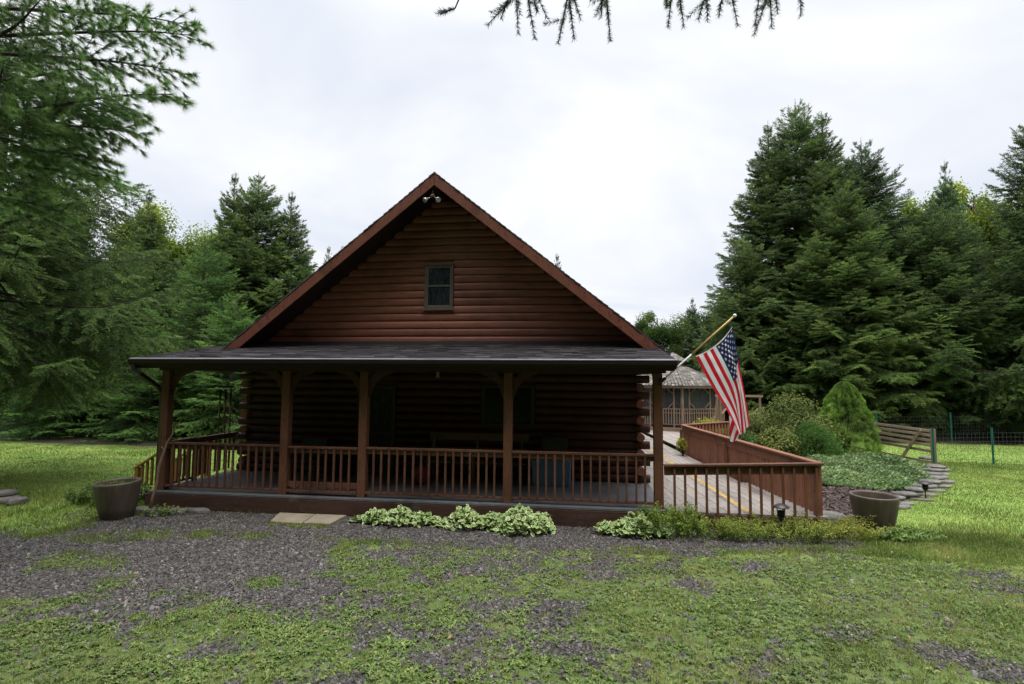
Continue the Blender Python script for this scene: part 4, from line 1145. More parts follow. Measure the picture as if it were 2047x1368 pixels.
# ---------------------------------------------------------------- slabs and stones
def slab(label, ring, z1, seed):
    m = MB(); m.poly([(x, y, .002) for x, y in ring], (0, 0, z1)); o = m.build('paving_slab', M['slab'], None, (ring[0][0], ring[0][1], 0), bevel=.008); tag(o, label, 'paving slab', 'paving slabs before the porch gate')
slab('left one of two tan concrete slabs below the porch gate', [(-.08, -.18), (.10, -.78), (.70, -.80), (.62, -.18)], .045, 1)
slab('right one of two tan concrete slabs below the porch gate', [(.64, -.19), (.725, -.79), (1.20, -.78), (1.24, -.19)], .050, 2)
def rock(name, label, c, size, seed, group, flat=.5, rotz=0.0):
    rng = random.Random(seed); m = MB(); n = 9; rings = []
    rad = [rng.uniform(.75, 1.1) for _ in range(n)]
    for lv, (sc, zz) in enumerate(((.85, 0), (1.0, .3), (.97, .75), (.78, 1.0))):
        for k in range(n):
            a = 2 * math.pi * k / n + rotz
            rr_ = rad[k] * sc * rng.uniform(.95, 1.05)
            rings.append((c[0] + size[0] * rr_ * math.cos(a), c[1] + size[1] * rr_ * math.sin(a), c[2] + size[2] * zz * (1 + rng.uniform(-.08, .08))))
    fs = [(l * n + k, l * n + (k + 1) % n, (l + 1) * n + (k + 1) % n, (l + 1) * n + k) for l in range(3) for k in range(n)] + [tuple(range(3 * n, 4 * n)), tuple(range(n))[::-1]]
    m.add(rings, fs); o = m.build(name, M['stone'], None, c, bevel=.012); tag(o, label, 'stone', group); return o
rock('field_stone', 'rounded pale grey stone lying on the left lawn edge', (-5.62, -.25, 0), (.20, .17, .13), 1, 'stones on the left lawn')
rock('field_stone', 'lower flat grey stone of the pile at the left picture edge', (-6.02, -.15, 0), (.27, .22, .12), 2, 'stones on the left lawn')
rock('field_stone', 'upper dark flat stone of the pile at the left picture edge', (-6.08, -.1, .12), (.24, .19, .11), 3, 'stones on the left lawn')
rock('field_stone', 'dark stone half hidden in weeds behind the left planter', (-3.7, .2, 0), (.2, .18, .16), 4, 'stones round the left planter')
rock('field_stone', 'mossy stone in the gravel at the foot of the leaning stick', (-2.28, -.62, -.02), (.15, .13, .13), 5, 'stones round the left planter')
rock('field_stone', 'flat grey stone between the leaning stick and the porch skirt', (-2.2, -.32, -.02), (.34, .14, .09), 6, 'stones along the porch foot')
rock('field_stone', 'long mossy stone lying against the porch skirt near the left corner', (-1.65, -.30, -.02), (.30, .12, .11), 7, 'stones along the porch foot')
rock('field_stone', 'small flat stone under the left porch corner', (-2.75, -.34, -.02), (.2, .14, .10), 8, 'stones along the porch foot')
rock('field_stone', 'grey block stone in the weeds between the ramp corner and the right planter', (9.98, .95, 0), (.36, .3, .16), 9, 'stones by the ramp')
EDGE = [(11.9, 2.35), (12.25, 2.75), (12.75, 3.2), (13.25, 3.75), (13.7, 4.3), (14.2, 4.95), (14.65, 5.55), (15.05, 6.2), (15.5, 6.9), (15.9, 7.6), (16.25, 8.4), (16.7, 9.3), (17.0, 10.2)]
k = 0
for i, (x, y) in enumerate(EDGE):
    for lv in range(2 if i < 10 else 1):
        k += 1
        rock('edging_stone', 'flat grey stone of the stacked edge round the planted bed', (x + random.uniform(-.07, .07) - lv * .1, y + random.uniform(-.05, .05) + lv * .1, lv * .075), (random.uniform(.20, .32), random.uniform(.15, .22), random.uniform(.06, .09)), 40 + k, 'stones of the bed edge', rotz=.8)

# ---------------------------------------------------------------- plants
def leaf_cloud(rng, P, Nrm, size, tint, aspect=.5, k=2):
    """diamond leaves at P facing roughly Nrm"""
    n = len(P); r = norm(rng.normal(0, 1, (n, 3))); d = norm(np.cross(Nrm, r)); s = norm(np.cross(Nrm, d))
    d = d * size[:, None]; s = s * (size * aspect)[:, None]
    c = P; fold = norm(Nrm) * (size * .18)[:, None]
    a, b, e, f = c - d * .5, c + s * .5 + fold, c + d * .5, c - s * .5 + fold
    V = np.stack([a, b, e, a, e, f], 1).reshape(-1, 3)
    return V, np.repeat(tint, 6)

def stem_mesh(m, base, tips, r):
    for tp in tips:
        b = Vector(base); mid = b.lerp(Vector(tp), .5) + Vector((0, 0, .04))
        m.tube([b, mid, tp], [r, r * .7, r * .35], 5)

def shrub(name, label, cat, c, rx, ry, h, n, leaf, mat, seed, group=None, lumps=22, spiky=0.0, base=.12, aspect=.45, stems=True, color=None, profile=None):
    rng = np.random.default_rng(seed)
    e = empty(name, label, cat, c, group)
    if profile is None:
        lc = norm(rng.normal(0, 1, (lumps, 3))); lc[:, 2] = np.abs(lc[:, 2]) * 1.0 - .15
        lr = rng.uniform(.30, .48, lumps); lc = lc * (1 - lr * .75)[:, None]
        which = rng.integers(0, lumps, n)
        dirs = norm(rng.normal(0, 1, (n, 3))); dirs[:, 2] = np.where(rng.random(n) < .75, np.abs(dirs[:, 2]), dirs[:, 2])
        rad = lr[which] * (rng.random(n) ** .35) * (1 + rng.normal(0, .10, n) + spiky * (rng.random(n) < .1))
        U = lc[which] + dirs * rad[:, None]
        P = np.stack([U[:, 0] * rx, U[:, 1] * ry, base + np.maximum(U[:, 2] + .15, 0) / 1.15 * (h - base)], -1)
        depth = np.linalg.norm(U, axis=1)
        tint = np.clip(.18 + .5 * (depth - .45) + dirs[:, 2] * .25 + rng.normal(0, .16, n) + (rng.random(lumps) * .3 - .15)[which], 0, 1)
        nr = norm(dirs + rng.normal(0, .55, (n, 3)) + np.array([0, 0, .5]))
    else:
        tt = rng.random(n) ** .9; az = rng.uniform(0, 6.283, n)
        rr_ = np.interp(tt, [p[0] for p in profile], [p[1] for p in profile])
        lump = 1 + .13 * (fbm(az * 2.2 + 40, tt * 7, seed, 3) - .5) * 2 + .20 * (fbm(az * 5.5, tt * 15, seed + 4, 2) - .5) * 2
        q = 1 - .12 * rng.random(n) ** 2
        P = np.stack([np.cos(az) * rr_ * lump * rx * q, np.sin(az) * rr_ * lump * ry * q, base + tt * (h - base) + rng.normal(0, .012, n)], -1)
        tint = np.clip(.40 + (lump - 1) * 3.0 + rng.normal(0, .13, n), 0, 1)  # crevice shade put into leaf colour: hollows between lumps darker, crests lighter
        nr = norm(np.stack([np.cos(az), np.sin(az), .35 + 0 * az], -1) + rng.normal(0, .45, (n, 3)))
    V, t = leaf_cloud(rng, P, nr, rng.uniform(.7, 1.3, n) * leaf, tint, aspect)
    sm_ = MB()
    if stems:
        tips = []
        for i in range(14):
            a = rng.uniform(0, 6.28); q = rng.uniform(.3, .8); tips.append((c[0] + math.cos(a) * rx * q * .8, c[1] + math.sin(a) * ry * q * .8, c[2] + h * rng.uniform(.4, .75)))
        stem_mesh(sm_, (c[0], c[1], c[2] - .03), tips, .022)
    o = leafy('foliage', name + '_foliage', V, t, mat, e, sm_, c)
    if color: o.color = (*color, 1)
    return e

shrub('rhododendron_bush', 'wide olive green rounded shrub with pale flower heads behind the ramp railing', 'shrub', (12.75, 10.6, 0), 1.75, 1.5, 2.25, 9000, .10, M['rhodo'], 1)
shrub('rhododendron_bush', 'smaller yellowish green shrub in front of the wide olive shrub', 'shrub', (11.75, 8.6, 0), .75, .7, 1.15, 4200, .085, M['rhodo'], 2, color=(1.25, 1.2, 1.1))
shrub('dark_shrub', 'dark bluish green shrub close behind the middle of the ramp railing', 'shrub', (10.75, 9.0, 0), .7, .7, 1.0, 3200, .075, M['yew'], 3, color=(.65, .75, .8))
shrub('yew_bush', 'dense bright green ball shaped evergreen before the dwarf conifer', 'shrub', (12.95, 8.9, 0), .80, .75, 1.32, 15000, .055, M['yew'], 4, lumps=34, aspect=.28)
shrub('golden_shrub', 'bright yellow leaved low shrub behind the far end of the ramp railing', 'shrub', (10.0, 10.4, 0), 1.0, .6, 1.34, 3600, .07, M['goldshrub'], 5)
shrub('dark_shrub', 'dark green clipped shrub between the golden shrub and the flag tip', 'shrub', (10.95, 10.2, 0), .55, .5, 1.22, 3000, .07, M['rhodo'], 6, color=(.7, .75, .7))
shrub('golden_sprig', 'small yellow leaved sprig poking through the ramp balusters', 'shrub', (8.55, 7.2, D - .03), .20, .22, .62, 420, .06, M['goldshrub'], 7, base=.2)
PRO = [(0, .97), (.08, 1.02), (.25, .98), (.45, .86), (.62, .71), (.75, .57), (.86, .42), (.94, .28), (.985, .15), (1, .04)]
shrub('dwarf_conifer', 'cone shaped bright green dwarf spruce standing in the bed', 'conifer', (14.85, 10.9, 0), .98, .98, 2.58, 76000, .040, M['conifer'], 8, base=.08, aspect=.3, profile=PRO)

def juniper():
    rng = np.random.default_rng(61)
    poly = [(11.35, 4.5), (12.2, 4.25), (13.2, 4.1), (14.3, 5.1), (15.3, 7.0), (15.9, 8.6), (15.3, 10.0), (13.6, 9.6), (11.6, 7.6), (10.7, 5.9)]
    n = 130000
    x = rng.uniform(10.5, 16.2, n); y = rng.uniform(3.8, 10.4, n); sd = sdf_poly(x, y, poly) + (fbm(x, y, 5, 3, 2.0) - .5) * .5
    k = sd < 0; x, y, sd = x[k], y[k], sd[k]; n = len(x)
    hgt = np.clip(-sd / .6, .12, 1) ** .6 * (.10 + .30 * fbm(x, y, 8, 4, 1.9))
    z = hgt * rng.random(n) ** .4
    az = rng.normal(-.9, .9, n); el = rng.uniform(-.15, .6, n); L = rng.uniform(.045, .10, n)
    d = np.stack([np.cos(az) * np.cos(el), np.sin(az) * np.cos(el), np.sin(el)], -1)
    s = norm(np.cross(d, rng.normal(0, 1, (n, 3)))) * (L * .16)[:, None]
    P = np.stack([x, y, z], -1)
    V = np.stack([P - s, P + s, P + d * L[:, None], P + d * (L * .35)[:, None] - s * 1.8, P + d * (L * .35)[:, None] + s * 1.8, P + d * (L * .9)[:, None] + np.array([0, 0, .02])], 1).reshape(-1, 3)
    t = np.clip(.15 + z / (hgt + .01) * .5 + rng.normal(0, .15, n) + (fbm(x, y, 9, 3, 1.8) - .5) * .8, 0, 1)
    o = link('juniper_cover', np_mesh('juniper_cover', V, 3, np.repeat(t, 6)), M['juniper']); tag(o, 'low spreading blue green juniper carpet covering the bed', 'ground cover', None, 'stuff')
juniper()

def goutweed(label, x0, x1, y, h, n, seed, w=.34):
    rng = np.random.default_rng(seed); cx = (x0 + x1) / 2
    e = empty('variegated_plant', label, 'plant', (cx, y, 0), 'variegated plants along the porch skirt')
    t = rng.random(n); x = x0 + (x1 - x0) * t + rng.normal(0, .05, n)
    env = np.clip(np.sin(np.clip(t, .02, .98) * math.pi) ** .4 * (.40 + .9 * fbm(x * 1.0, x * 0 + seed, seed, 3, 4.5)), .2, 1.15)
    q = rng.random(n) ** .5; a = rng.uniform(-1, 1, n)
    yy = y + a * w * env; z = h * env * (1 - a * a * .60) * q * (.55 + .8 * fbm(x, yy, seed + 3, 3, 6.5)) + .02
    az = rng.uniform(0, 6.283, n); size = rng.uniform(.032, .060, n)
    nr = norm(np.stack([rng.normal(0, .45, n), -.35 + a * .35 * -1 + rng.normal(0, .55, n), 0 * x + .75], -1))
    d = norm(np.cross(nr, np.stack([np.cos(az), np.sin(az), 0 * az], -1))); s = np.cross(nr, d)
    C_ = np.stack([x - cx, yy - y, z], -1)
    out = [(1.0, 0), (.62, .48), (0.0, .66), (-.7, .42), (-.9, 0), (-.7, -.42), (0.0, -.66), (.62, -.48)]
    ring = [C_ + d * (size * a_)[:, None] + s * (size * b_ * .95)[:, None] - nr * (size * (.22 * abs(b_) + .25 * max(a_, 0) ** 2))[:, None] for a_, b_ in out]
    tris = []; 
    for i in range(8): tris += [C_, ring[i], ring[(i + 1) % 8]]
    V = np.stack(tris, 1).reshape(-1, 3)
    var = np.clip(rng.normal(1, .22, n), .45, 1.25)
    tt = np.stack([var * 0, var, var] * 8, 1).reshape(-1)
    sm_ = MB()
    for i in range(14):
        xx_ = x0 + (x1 - x0) * (i + .5) / 14; stem_mesh(sm_, (xx_, y, -.01), [(xx_ + rng.uniform(-.1, .1), y + rng.uniform(-.15, .1), h * .7)], .004)
    leafy('foliage', 'variegated_foliage', V, tt, M['goutweed'], e, sm_, (cx, y, 0), M['yew'])
goutweed('cream edged leafy clump just right of the paving slabs', 1.55, 2.95, -.42, .28, 800, 1)
goutweed('broad cream edged leafy clump in the middle of the porch skirt', 2.95, 4.35, -.46, .30, 820, 2)
goutweed('cream edged leafy clump ending below the middle right porch post', 4.05, 5.0, -.55, .39, 700, 3, .4)
goutweed('cream edged leafy clump near the right porch corner post', 5.8, 6.9, -.45, .33, 800, 4, .38)

def twiggy(label, x0, x1, y, h, n, seed, mat, w=.3, leaf=.028, name='weedy_plant', group=None, color=None):
    rng = np.random.default_rng(seed); cx = (x0 + x1) / 2
    e = empty(name, label, 'plant', (cx, y, 0), group)
    ns = max(6, int((x1 - x0) * 75)); sx = rng.uniform(x0, x1, ns); sy = y + rng.uniform(-w, w, ns)
    sh = h * (.55 + .6 * fbm(sx, sy, seed, 3, 2.0)) * rng.uniform(.75, 1.15, ns); ax = rng.normal(0, .13, ns); ay = rng.normal(-.06, .13, ns)
    m = MB()
    for i in range(ns):
        m.tube([(sx[i], sy[i], -.01), (sx[i] + ax[i] * .4, sy[i] + ay[i] * .4, sh[i] * .55), (sx[i] + ax[i], sy[i] + ay[i], sh[i])], [.003, .0025, .0012], 3, False)
    k = rng.integers(0, ns, n); t = rng.random(n) ** .7
    P = np.stack([sx[k] + ax[k] * t - cx + rng.normal(0, .03, n), sy[k] + ay[k] * t - y + rng.normal(0, .03, n), sh[k] * t + rng.normal(0, .012, n) + .01], -1)
    nr = norm(np.stack([rng.normal(0, .6, n), rng.normal(-.3, .6, n), np.full(n, .8)], -1))
    tint = np.clip(.15 + t * .55 + rng.normal(0, .18, n), 0, 1)
    V, tt = leaf_cloud(rng, P, nr, rng.uniform(.6, 1.4, n) * leaf, tint, .55)
    o = leafy('foliage', 'weedy_foliage', V, tt, mat, e, m, (cx, y, 0), M['weed'])
    if color: o.color = (*color, 1)
twiggy('tall feathery yellow green plants at the foot of the right porch post', 6.55, 7.45, -.42, .50, 5200, 21, M['weed'], .3, .03, color=(.8, .95, .8))
twiggy('fine yellow green weeds in front of the left part of the ramp railing', 7.4, 8.4, -.36, .33, 5000, 22, M['weed'], .3)
twiggy('fine yellow green weeds round the path light before the ramp railing', 8.4, 9.4, -.30, .33, 5000, 23, M['weed'], .3, color=(1.05, 1, 1))
twiggy('fine yellow green weeds between the ramp corner and the right planter', 9.4, 10.25, -.1, .33, 3600, 24, M['weed'], .4, color=(1.1, .95, .9))
twiggy('green leafy weed crowding the base of the right planter', 10.35, 11.2, -.02, .15, 900, 25, M['plantain'], .22, .07, color=(.9, 1, .9))
twiggy('dark green leafy weeds behind and left of the left planter', -4.7, -3.3, .2, .34, 2600, 26, M['plantain'], .45, .06, color=(.7, .8, .7))
twiggy('round leaved weed by the mossy stone near the stick', -2.25, -1.95, -.55, .16, 160, 27, M['plantain'], .1, .06)

# ---------------------------------------------------------------- fence and gate on the right
fg = empty('livestock_gate', 'weathered wooden rail gate with diagonal braces beside the bed', 'gate', (16.5, 8.8, 0))
GA, GB = Vector((16.5, 8.8, 0)), Vector((15.7, 12.7, 0))
for i, z in enumerate((.22, .42, .60, .76, .92, 1.06)):
    if i == 0: continue
    m = MB(); m.bar(GA + Vector((0, 0, z - .02)), GB + Vector((0, 0, z + .05)), .03, .085, tint=random.uniform(0, .5)); m.build('rail', M['gatewood'], fg, bevel=.004)
m = MB(); m.bar(GA + Vector((.0, .1, .05)), GB + Vector((0, 0, .12)), .04, .07); m.build('rail', M['gatewood'], fg)
for t, lean in ((0, 0), (.62, 0), (1, 0)):
    p = GA.lerp(GB, t) - Vector((.05, 0, 0)); m = MB(); m.box(p.x - .06, p.x + .06, p.y - .05, p.y + .05, 0, 1.12); m.build('post', M['gatewood'], fg, bevel=.006)
for a, b in ((.30, .10), (.52, .80)):
    m = MB(); m.bar(GA.lerp(GB, a) + Vector((-.09, 0, .08)), GA.lerp(GB, b) + Vector((-.09, 0, 1.05)), .03, .1); m.build('brace', M['gatewood'], fg, bevel=.004)
def wire_fence(label, pts, h, extra=.16):
    e = empty('wire_fence', label, 'fence', (pts[0][0], pts[0][1], 0), 'green wire fences')
    for x, y in pts:
        m = MB(); m.bar((x, y, -.05), (x, y, h + extra), .05, .028, (0, 1, 0)); m.bar((x, y - .018, -.05), (x, y - .018, h + extra), .012, .034, (0, 1, 0)); m.build('post', M['greenpost'], e)
    m = MB()
    for (ax, ay), (bx_, by) in zip(pts, pts[1:]):
        a, b = Vector((ax, ay, 0)), Vector((bx_, by, 0)); L = (b - a).length
        for i in range(8): z = .05 + i * (h - .05) / 7; m.bar(a + Vector((0, 0, z)), b + Vector((0, 0, z)), .0035, .0035)
        for i in range(int(L / .15)): p = a.lerp(b, (i + .5) * .15 / L); m.bar(p + Vector((0, 0, .03)), p + Vector((0, 0, h)), .003, .003, (1, 0, 0))
    m.build('wire_mesh', M['wire'], e)
wire_fence('nearer wire fence on bright green posts running right from the wooden gate', [(16.30, 8.55), (18.4, 9.2), (21.2, 9.9), (24.4, 10.7)], 1.0)
wire_fence('farther wire fence on dark green posts along the edge of the spruces', [(17.6, 14.3), (21.2, 15.6), (25.2, 17.1), (29, 18.4)], 1.15)

# ---------------------------------------------------------------- conifers
def needle_tris(rng, S, Dr, L, n, nl, nw, tint, spread=.9, taper=.35):
    """n needle tufts along every shoot (start S, direction Dr, length L)"""
    m = len(S); k = np.tile((np.arange(n) + .4) / n, m); S_ = np.repeat(S, n, 0); D_ = np.repeat(Dr, n, 0); L_ = np.repeat(L, n)
    P = S_ + D_ * (L_ * k)[:, None]
    r = rng.normal(0, 1, P.shape); r -= D_ * (r * D_).sum(-1, keepdims=True); r = norm(r)
    nd = norm(D_ * .8 + r * spread); side = norm(np.cross(nd, rng.normal(0, 1, P.shape)))
    ln = nl * (1 - taper * k) * rng.uniform(.75, 1.25, len(P))
    V = np.stack([P - side * (nw / 2), P + side * (nw / 2), P + nd * ln[:, None]], 1).reshape(-1, 3)
    return V, np.repeat(np.repeat(tint, n) + rng.normal(0, .07, m * n), 3)

def spruce_parts(seed, H, R, clear, droop=.30, up=.22, hang=.55, whorl=.42, per=6, nt=6, nl=.085, nw=.021, lean=0.0, shoot_sp=.115, top=1.0, rpow=.8, minlen=.22, bare=.22, sector=None, spread=.9):
    rng = np.random.default_rng(seed)
    zs = []; z = clear
    while z < H - .25:
        f = (z - clear) / (H - clear); zs.append(z); z += whorl * (1.0 - .30 * f + (.45 if f > .90 else 0)) * rng.uniform(.7, 1.3)
    bz = []; baz = []; bl = []
    for z in zs:
        f = (z - clear) / (H - clear); a0 = rng.uniform(0, 6.28); n = (per if f < .90 else 4) + rng.integers(-1, 2)
        for i in range(n):
            a = a0 + i * 6.283 / n + rng.normal(0, .22)
            if sector is not None and abs((a - sector[0] + math.pi) % (2 * math.pi) - math.pi) > sector[1]: continue
            bz.append(z + rng.normal(0, .08)); baz.append(a)
            prof = R * (1 - f) ** rpow * min(1, .72 + f * 2.4) + minlen
            bl.append(prof * rng.uniform(.62, 1.14))
    bz = np.array(bz); baz = np.array(baz); bl = np.array(bl); nb = len(bz); bf = (bz - clear) / (H - clear)
    el = -.18 + .85 * bf ** 1.3 + .45 * np.clip((bf - .8) / .2, 0, 1) + rng.normal(0, .07, nb)
    bd = rng.uniform(.6, 1.3, nb) * droop * (1 - bf * .7); bu = rng.uniform(.5, 1.4, nb) * up
    def bpos(i, s):
        """position on branch i (arrays)"""
        r = bl[i] * s * np.cos(el[i]); zz = bz[i] + bl[i] * (s * np.sin(el[i]) - bd[i] * s ** 1.6 + bu[i] * s ** 3.2)
        return np.stack([np.cos(baz[i]) * r, np.sin(baz[i]) * r, zz], -1)
    # wood
    wood_ = MB(); limb_ = MB()
    tr = R * .035 + H * .006
    wood_.tube([(rng.normal(0, .02), rng.normal(0, .02), H * t) for t in np.linspace(-.02, 1, 12)], [tr * (1 - t) ** .9 + .012 for t in np.linspace(0, 1, 12)], 10)
    for i in range(nb):
        if bl[i] < .5: continue
        pts = bpos(np.full(5, i), np.linspace(0, .94, 5)); limb_.tube([tuple(p) for p in pts], [max(.005, bl[i] * .010 * (1 - t * .85)) for t in np.linspace(0, 1, 5)], 3, False)
    # side twigs
    I = []; Sx = []; SG = []
    for i in range(nb):
        s0 = bare if bl[i] > 1.2 else .08
        n = max(3, int(bl[i] * (1 - s0) / .15)) if bf[i] < .88 else max(1, int(bl[i] * (1 - s0) / .22))
        for sg in (-1, 1):
            s = s0 + (1 - s0) * (np.arange(n) + rng.random(n)) / n
            I.append(np.full(n, i)); Sx.append(s); SG.append(np.full(n, sg))
        I.append(np.array([i])); Sx.append(np.array([.93])); SG.append(np.array([0]))
    I = np.concatenate(I); Sx = np.clip(np.concatenate(Sx), 0, 1); SG = np.concatenate(SG); nt_ = len(I)
    P = bpos(I, Sx); bdir = norm(bpos(I, np.minimum(Sx + .03, 1.03)) - bpos(I, Sx - .03))
    tl = (bl[I] * .42 * (1 - Sx) ** .75 + np.where(bf[I] > .88, .07, .16)) * rng.uniform(.6, 1.25, nt_); tl = np.minimum(tl, 1.15); tl = np.where(SG == 0, np.maximum(.16, bl[I] * .1), tl)
    ang = SG * rng.uniform(.65, 1.1, nt_); ca, sa = np.cos(ang), np.sin(ang)
    td = np.stack([bdir[:, 0] * ca - bdir[:, 1] * sa, bdir[:, 0] * sa + bdir[:, 1] * ca, bdir[:, 2]], -1)
    hg = hang * rng.uniform(.2, 1.3, nt_) * (1 - bf[I] * .75)
    td[:, 2] -= np.where(SG == 0, 0, hg); td = norm(td)
    # shoots on the twigs
    cnt = np.maximum(2, (tl / shoot_sp).astype(int)) * 2
    J = np.repeat(np.arange(nt_), cnt); idx = np.arange(len(J)) - np.repeat(np.cumsum(cnt) - cnt, cnt)
    u = (idx // 2 + rng.random(len(J))) / np.repeat(cnt / 2, cnt); sg = np.where(idx % 2 == 0, 1, -1)
    S = P[J] + td[J] * (tl[J] * u)[:, None] + np.stack([0 * u, 0 * u, -.22 * hg[J] * tl[J] * u * u], -1)
    up_ = np.array([0, 0, 1.0]); side = norm(np.cross(td[J], up_))
    sd = norm(td[J] * 1.0 + side * (sg * rng.uniform(.35, 1.0, len(J)))[:, None] + np.stack([0 * u, 0 * u, -hg[J] * rng.uniform(.1, 1.0, len(J)) + .12], -1))
    sl = rng.uniform(.09, .20, len(J)) * (1.15 - .45 * u)
    # twig axis itself is clothed too
    S = np.concatenate([S, P + td * (tl * .15)[:, None]]); sd = np.concatenate([sd, td]); sl = np.concatenate([sl, tl * .85])
    tw = np.concatenate([J, np.arange(nt_)]); uu = np.concatenate([u, np.full(nt_, .5)])
    twt = rng.normal(0, .11, nt_) + rng.normal(0, .10, nb)[I]
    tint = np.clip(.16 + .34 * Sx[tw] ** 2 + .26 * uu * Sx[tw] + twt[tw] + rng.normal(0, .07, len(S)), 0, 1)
    V, t = needle_tris(rng, S, sd, sl, nt, nl, nw, tint, spread)
    # bare leader with a few upright shoots
    nL = 12; zz = np.linspace(H - .7, H + .1 * top, nL); az = rng.uniform(0, 6.28, nL)
    S2 = np.stack([0 * zz, 0 * zz, zz], -1); d2 = norm(np.stack([np.cos(az) * .7, np.sin(az) * .7, 0 * az + .8], -1))
    V2, t2 = needle_tris(rng, S2, d2, np.linspace(.26, .05, nL), 7, nl * .7, nw * .9, np.full(nL, .25))
    limb_.tube([(0, 0, H - .3), (0, 0, H + .36 * top)], [.014, .006], 4, False)
    return (wood_, limb_), np.concatenate([V, V2]), np.concatenate([t, t2])

def make_conifer(name, label, loc, parts, mat, group=None, cat='tree', color=(1, 1, 1)):
    w, V, t = parts
    e = empty(name, label, cat, (0, 0, 0), group)
    w[0].build('trunk', M['bark'], e)
    o = leafy('crown', name + '_crown', V, t, mat, e, w[1]); o.color = (*color, 1)
    e.location = loc
    return e

# four builds of spruce, each then copied with its own height, spread, turn and tone
PROTO = {
    'tall': (spruce_parts(1, 16, 4.6, 1.3, .34, .26, .60, whorl=.32, shoot_sp=.09, nt=8, rpow=.78, per=8), 'spruce'),
    'slim': (spruce_parts(2, 13, 3.1, .8, .26, .30, .45, whorl=.31, shoot_sp=.09, nt=8, rpow=.92, minlen=.14, per=7), 'spruce'),
    'young': (spruce_parts(3, 8.5, 3.2, .25, .20, .16, .42, whorl=.34, per=7, shoot_sp=.12, nl=.075), 'youngspruce'),
    'old': (spruce_parts(4, 15, 4.8, 1.7, .42, .36, .80, whorl=.36, shoot_sp=.095, nt=8, per=7), 'spruce'),
}
SIZE = {'tall': (16, 4.6), 'slim': (13, 3.1), 'young': (8.5, 3.2), 'old': (15, 4.8)}
FIRST = {}
rs = random.Random(77)
def spruce(kind, x, y, H, R, label, group, tone=(1, 1, 1), name='spruce_tree'):
    h0, r0 = SIZE[kind]
    if kind not in FIRST:
        e = make_conifer(name, label, (x, y, 0), PROTO[kind][0], M[PROTO[kind][1]], group); FIRST[kind] = e
    else:
        e = copy_tree(FIRST[kind]); e['label'] = label; e['group'] = group
    e.location = (x, y, 0); e.rotation_euler = (rs.uniform(-.015, .015), rs.uniform(-.015, .015), rs.uniform(0, 6.28)); e.scale = (R / r0, R / r0, H / h0)
    for c in e.children:
        if c.name.startswith('crown'): c.color = (*tone, 1)
    return e
GRT, GLT, GWD = 'spruces on the right', 'spruces on the left', 'spruces in the wood behind'
# right hand stand
spruce('tall', 17.6, 22, 18.5, 6.0, 'tallest dark spruce right of the flag with the highest pointed top', GRT, (1, 1, .95))
spruce('slim', 16.3, 22.6, 17.6, 4.8, 'spruce whose top rises just left of the tallest right hand top', GRT, (.95, .97, .92))
spruce('slim', 19.3, 22.3, 17.8, 5.0, 'broken topped spruce just right of the tallest right hand top', GRT, (.95, .97, .92))
spruce('tall', 20.6, 20.6, 15.5, 4.9, 'dark blackish spruce right of the tallest group', GRT, (.78, .82, .85))
spruce('old', 14.6, 21.0, 10.2, 3.6, 'lower spruce at the left foot of the tall right hand group', GRT, (1, 1, .9))
spruce('tall', 18.6, 18.6, 12.6, 4.4, 'mid height spruce standing before the tall right hand group', GRT, (1.08, 1.08, .9))
spruce('old', 22.9, 18.8, 11.6, 4.4, 'wide drooping spruce behind the far wire fence', GRT, (.88, .9, .85))
spruce('slim', 28.2, 26.5, 16.3, 3.2, 'narrow bluish spruce with a sharp spire among yellow green trees', GRT, (.95, 1.1, 1.5))
spruce('old', 26.6, 17.4, 15.1, 4.0, 'big spruce cut by the right picture edge', GRT, (.8, .85, .8))
spruce('tall', 25.5, 21.5, 12.0, 4.0, 'shaded spruce filling the gap left of the edge spruce', GRT, (.8, .85, .8))
spruce('slim', 13.6, 31, 8.6, 2.2, 'small distant spruce seen over the gazebo roof', GRT, (1, 1.05, 1.15))
spruce('slim', 15.4, 30, 7.4, 2.2, 'small distant spruce half hidden behind the flag pole tip', GRT, (.9, 1, 1))
# left hand stand
spruce('slim', -17.9, 16, 12.4, 3.0, 'spruce with a thin spire standing before the yellow green tree on the left', GLT, (1.05, 1.05, .9))
spruce('slim', -12.6, 15.6, 13.0, 3.3, 'left hand top of the three joined spires left of the gable', GLT, (1.05, 1.08, .95))
spruce('tall', -11.3, 15.9, 13.2, 4.2, 'middle and tallest of the three joined spires left of the gable', GLT, (1.08, 1.08, .9))
spruce('slim', -9.9, 16.2, 12.2, 3.4, 'right hand top of the three joined spires left of the gable', GLT, (1.05, 1.08, .95))
spruce('young', -11.6, 12.6, 8.9, 3.4, 'fresh green bushy spruce in front of the three spires', GLT, (1, 1, 1))
spruce('young', -9.2, 11.2, 6.0, 2.7, 'light green young spruce seen through the left end of the porch', GLT, (1.1, 1.1, 1))
spruce('young', -15.2, 12.0, 8.2, 3.3, 'darker green bushy spruce at the middle of the left lawn edge', GLT, (.75, .78, .68))
spruce('young', -12.4, 10.6, 4.6, 2.7, 'low spreading spruce skirting the left lawn near the porch corner', GLT, (.75, .8, .7))
spruce('young', -19.4, 13.2, 9.5, 3.6, 'shaded bushy spruce behind the left lawn under the pine', GLT, (.55, .62, .55))
spruce('young', -16.6, 10.4, 4.2, 2.6, 'low dark spruce with layered boughs on the left lawn edge', GLT, (.58, .64, .55))
spruce('old', -22.5, 15.5, 12.5, 4.2, 'dark drooping spruce far left behind the lawn', GLT, (.8, .85, .75))
spruce('tall', -15.0, 18.4, 10.8, 3.4, 'spruce closing the gap between the left spires and the thin spire', GLT, (.95, 1, .85))
spruce('young', -7.4, 17.5, 7.6, 3.0, 'bright green spruce just left of the porch roof', GLT, (1.08, 1.08, .9))
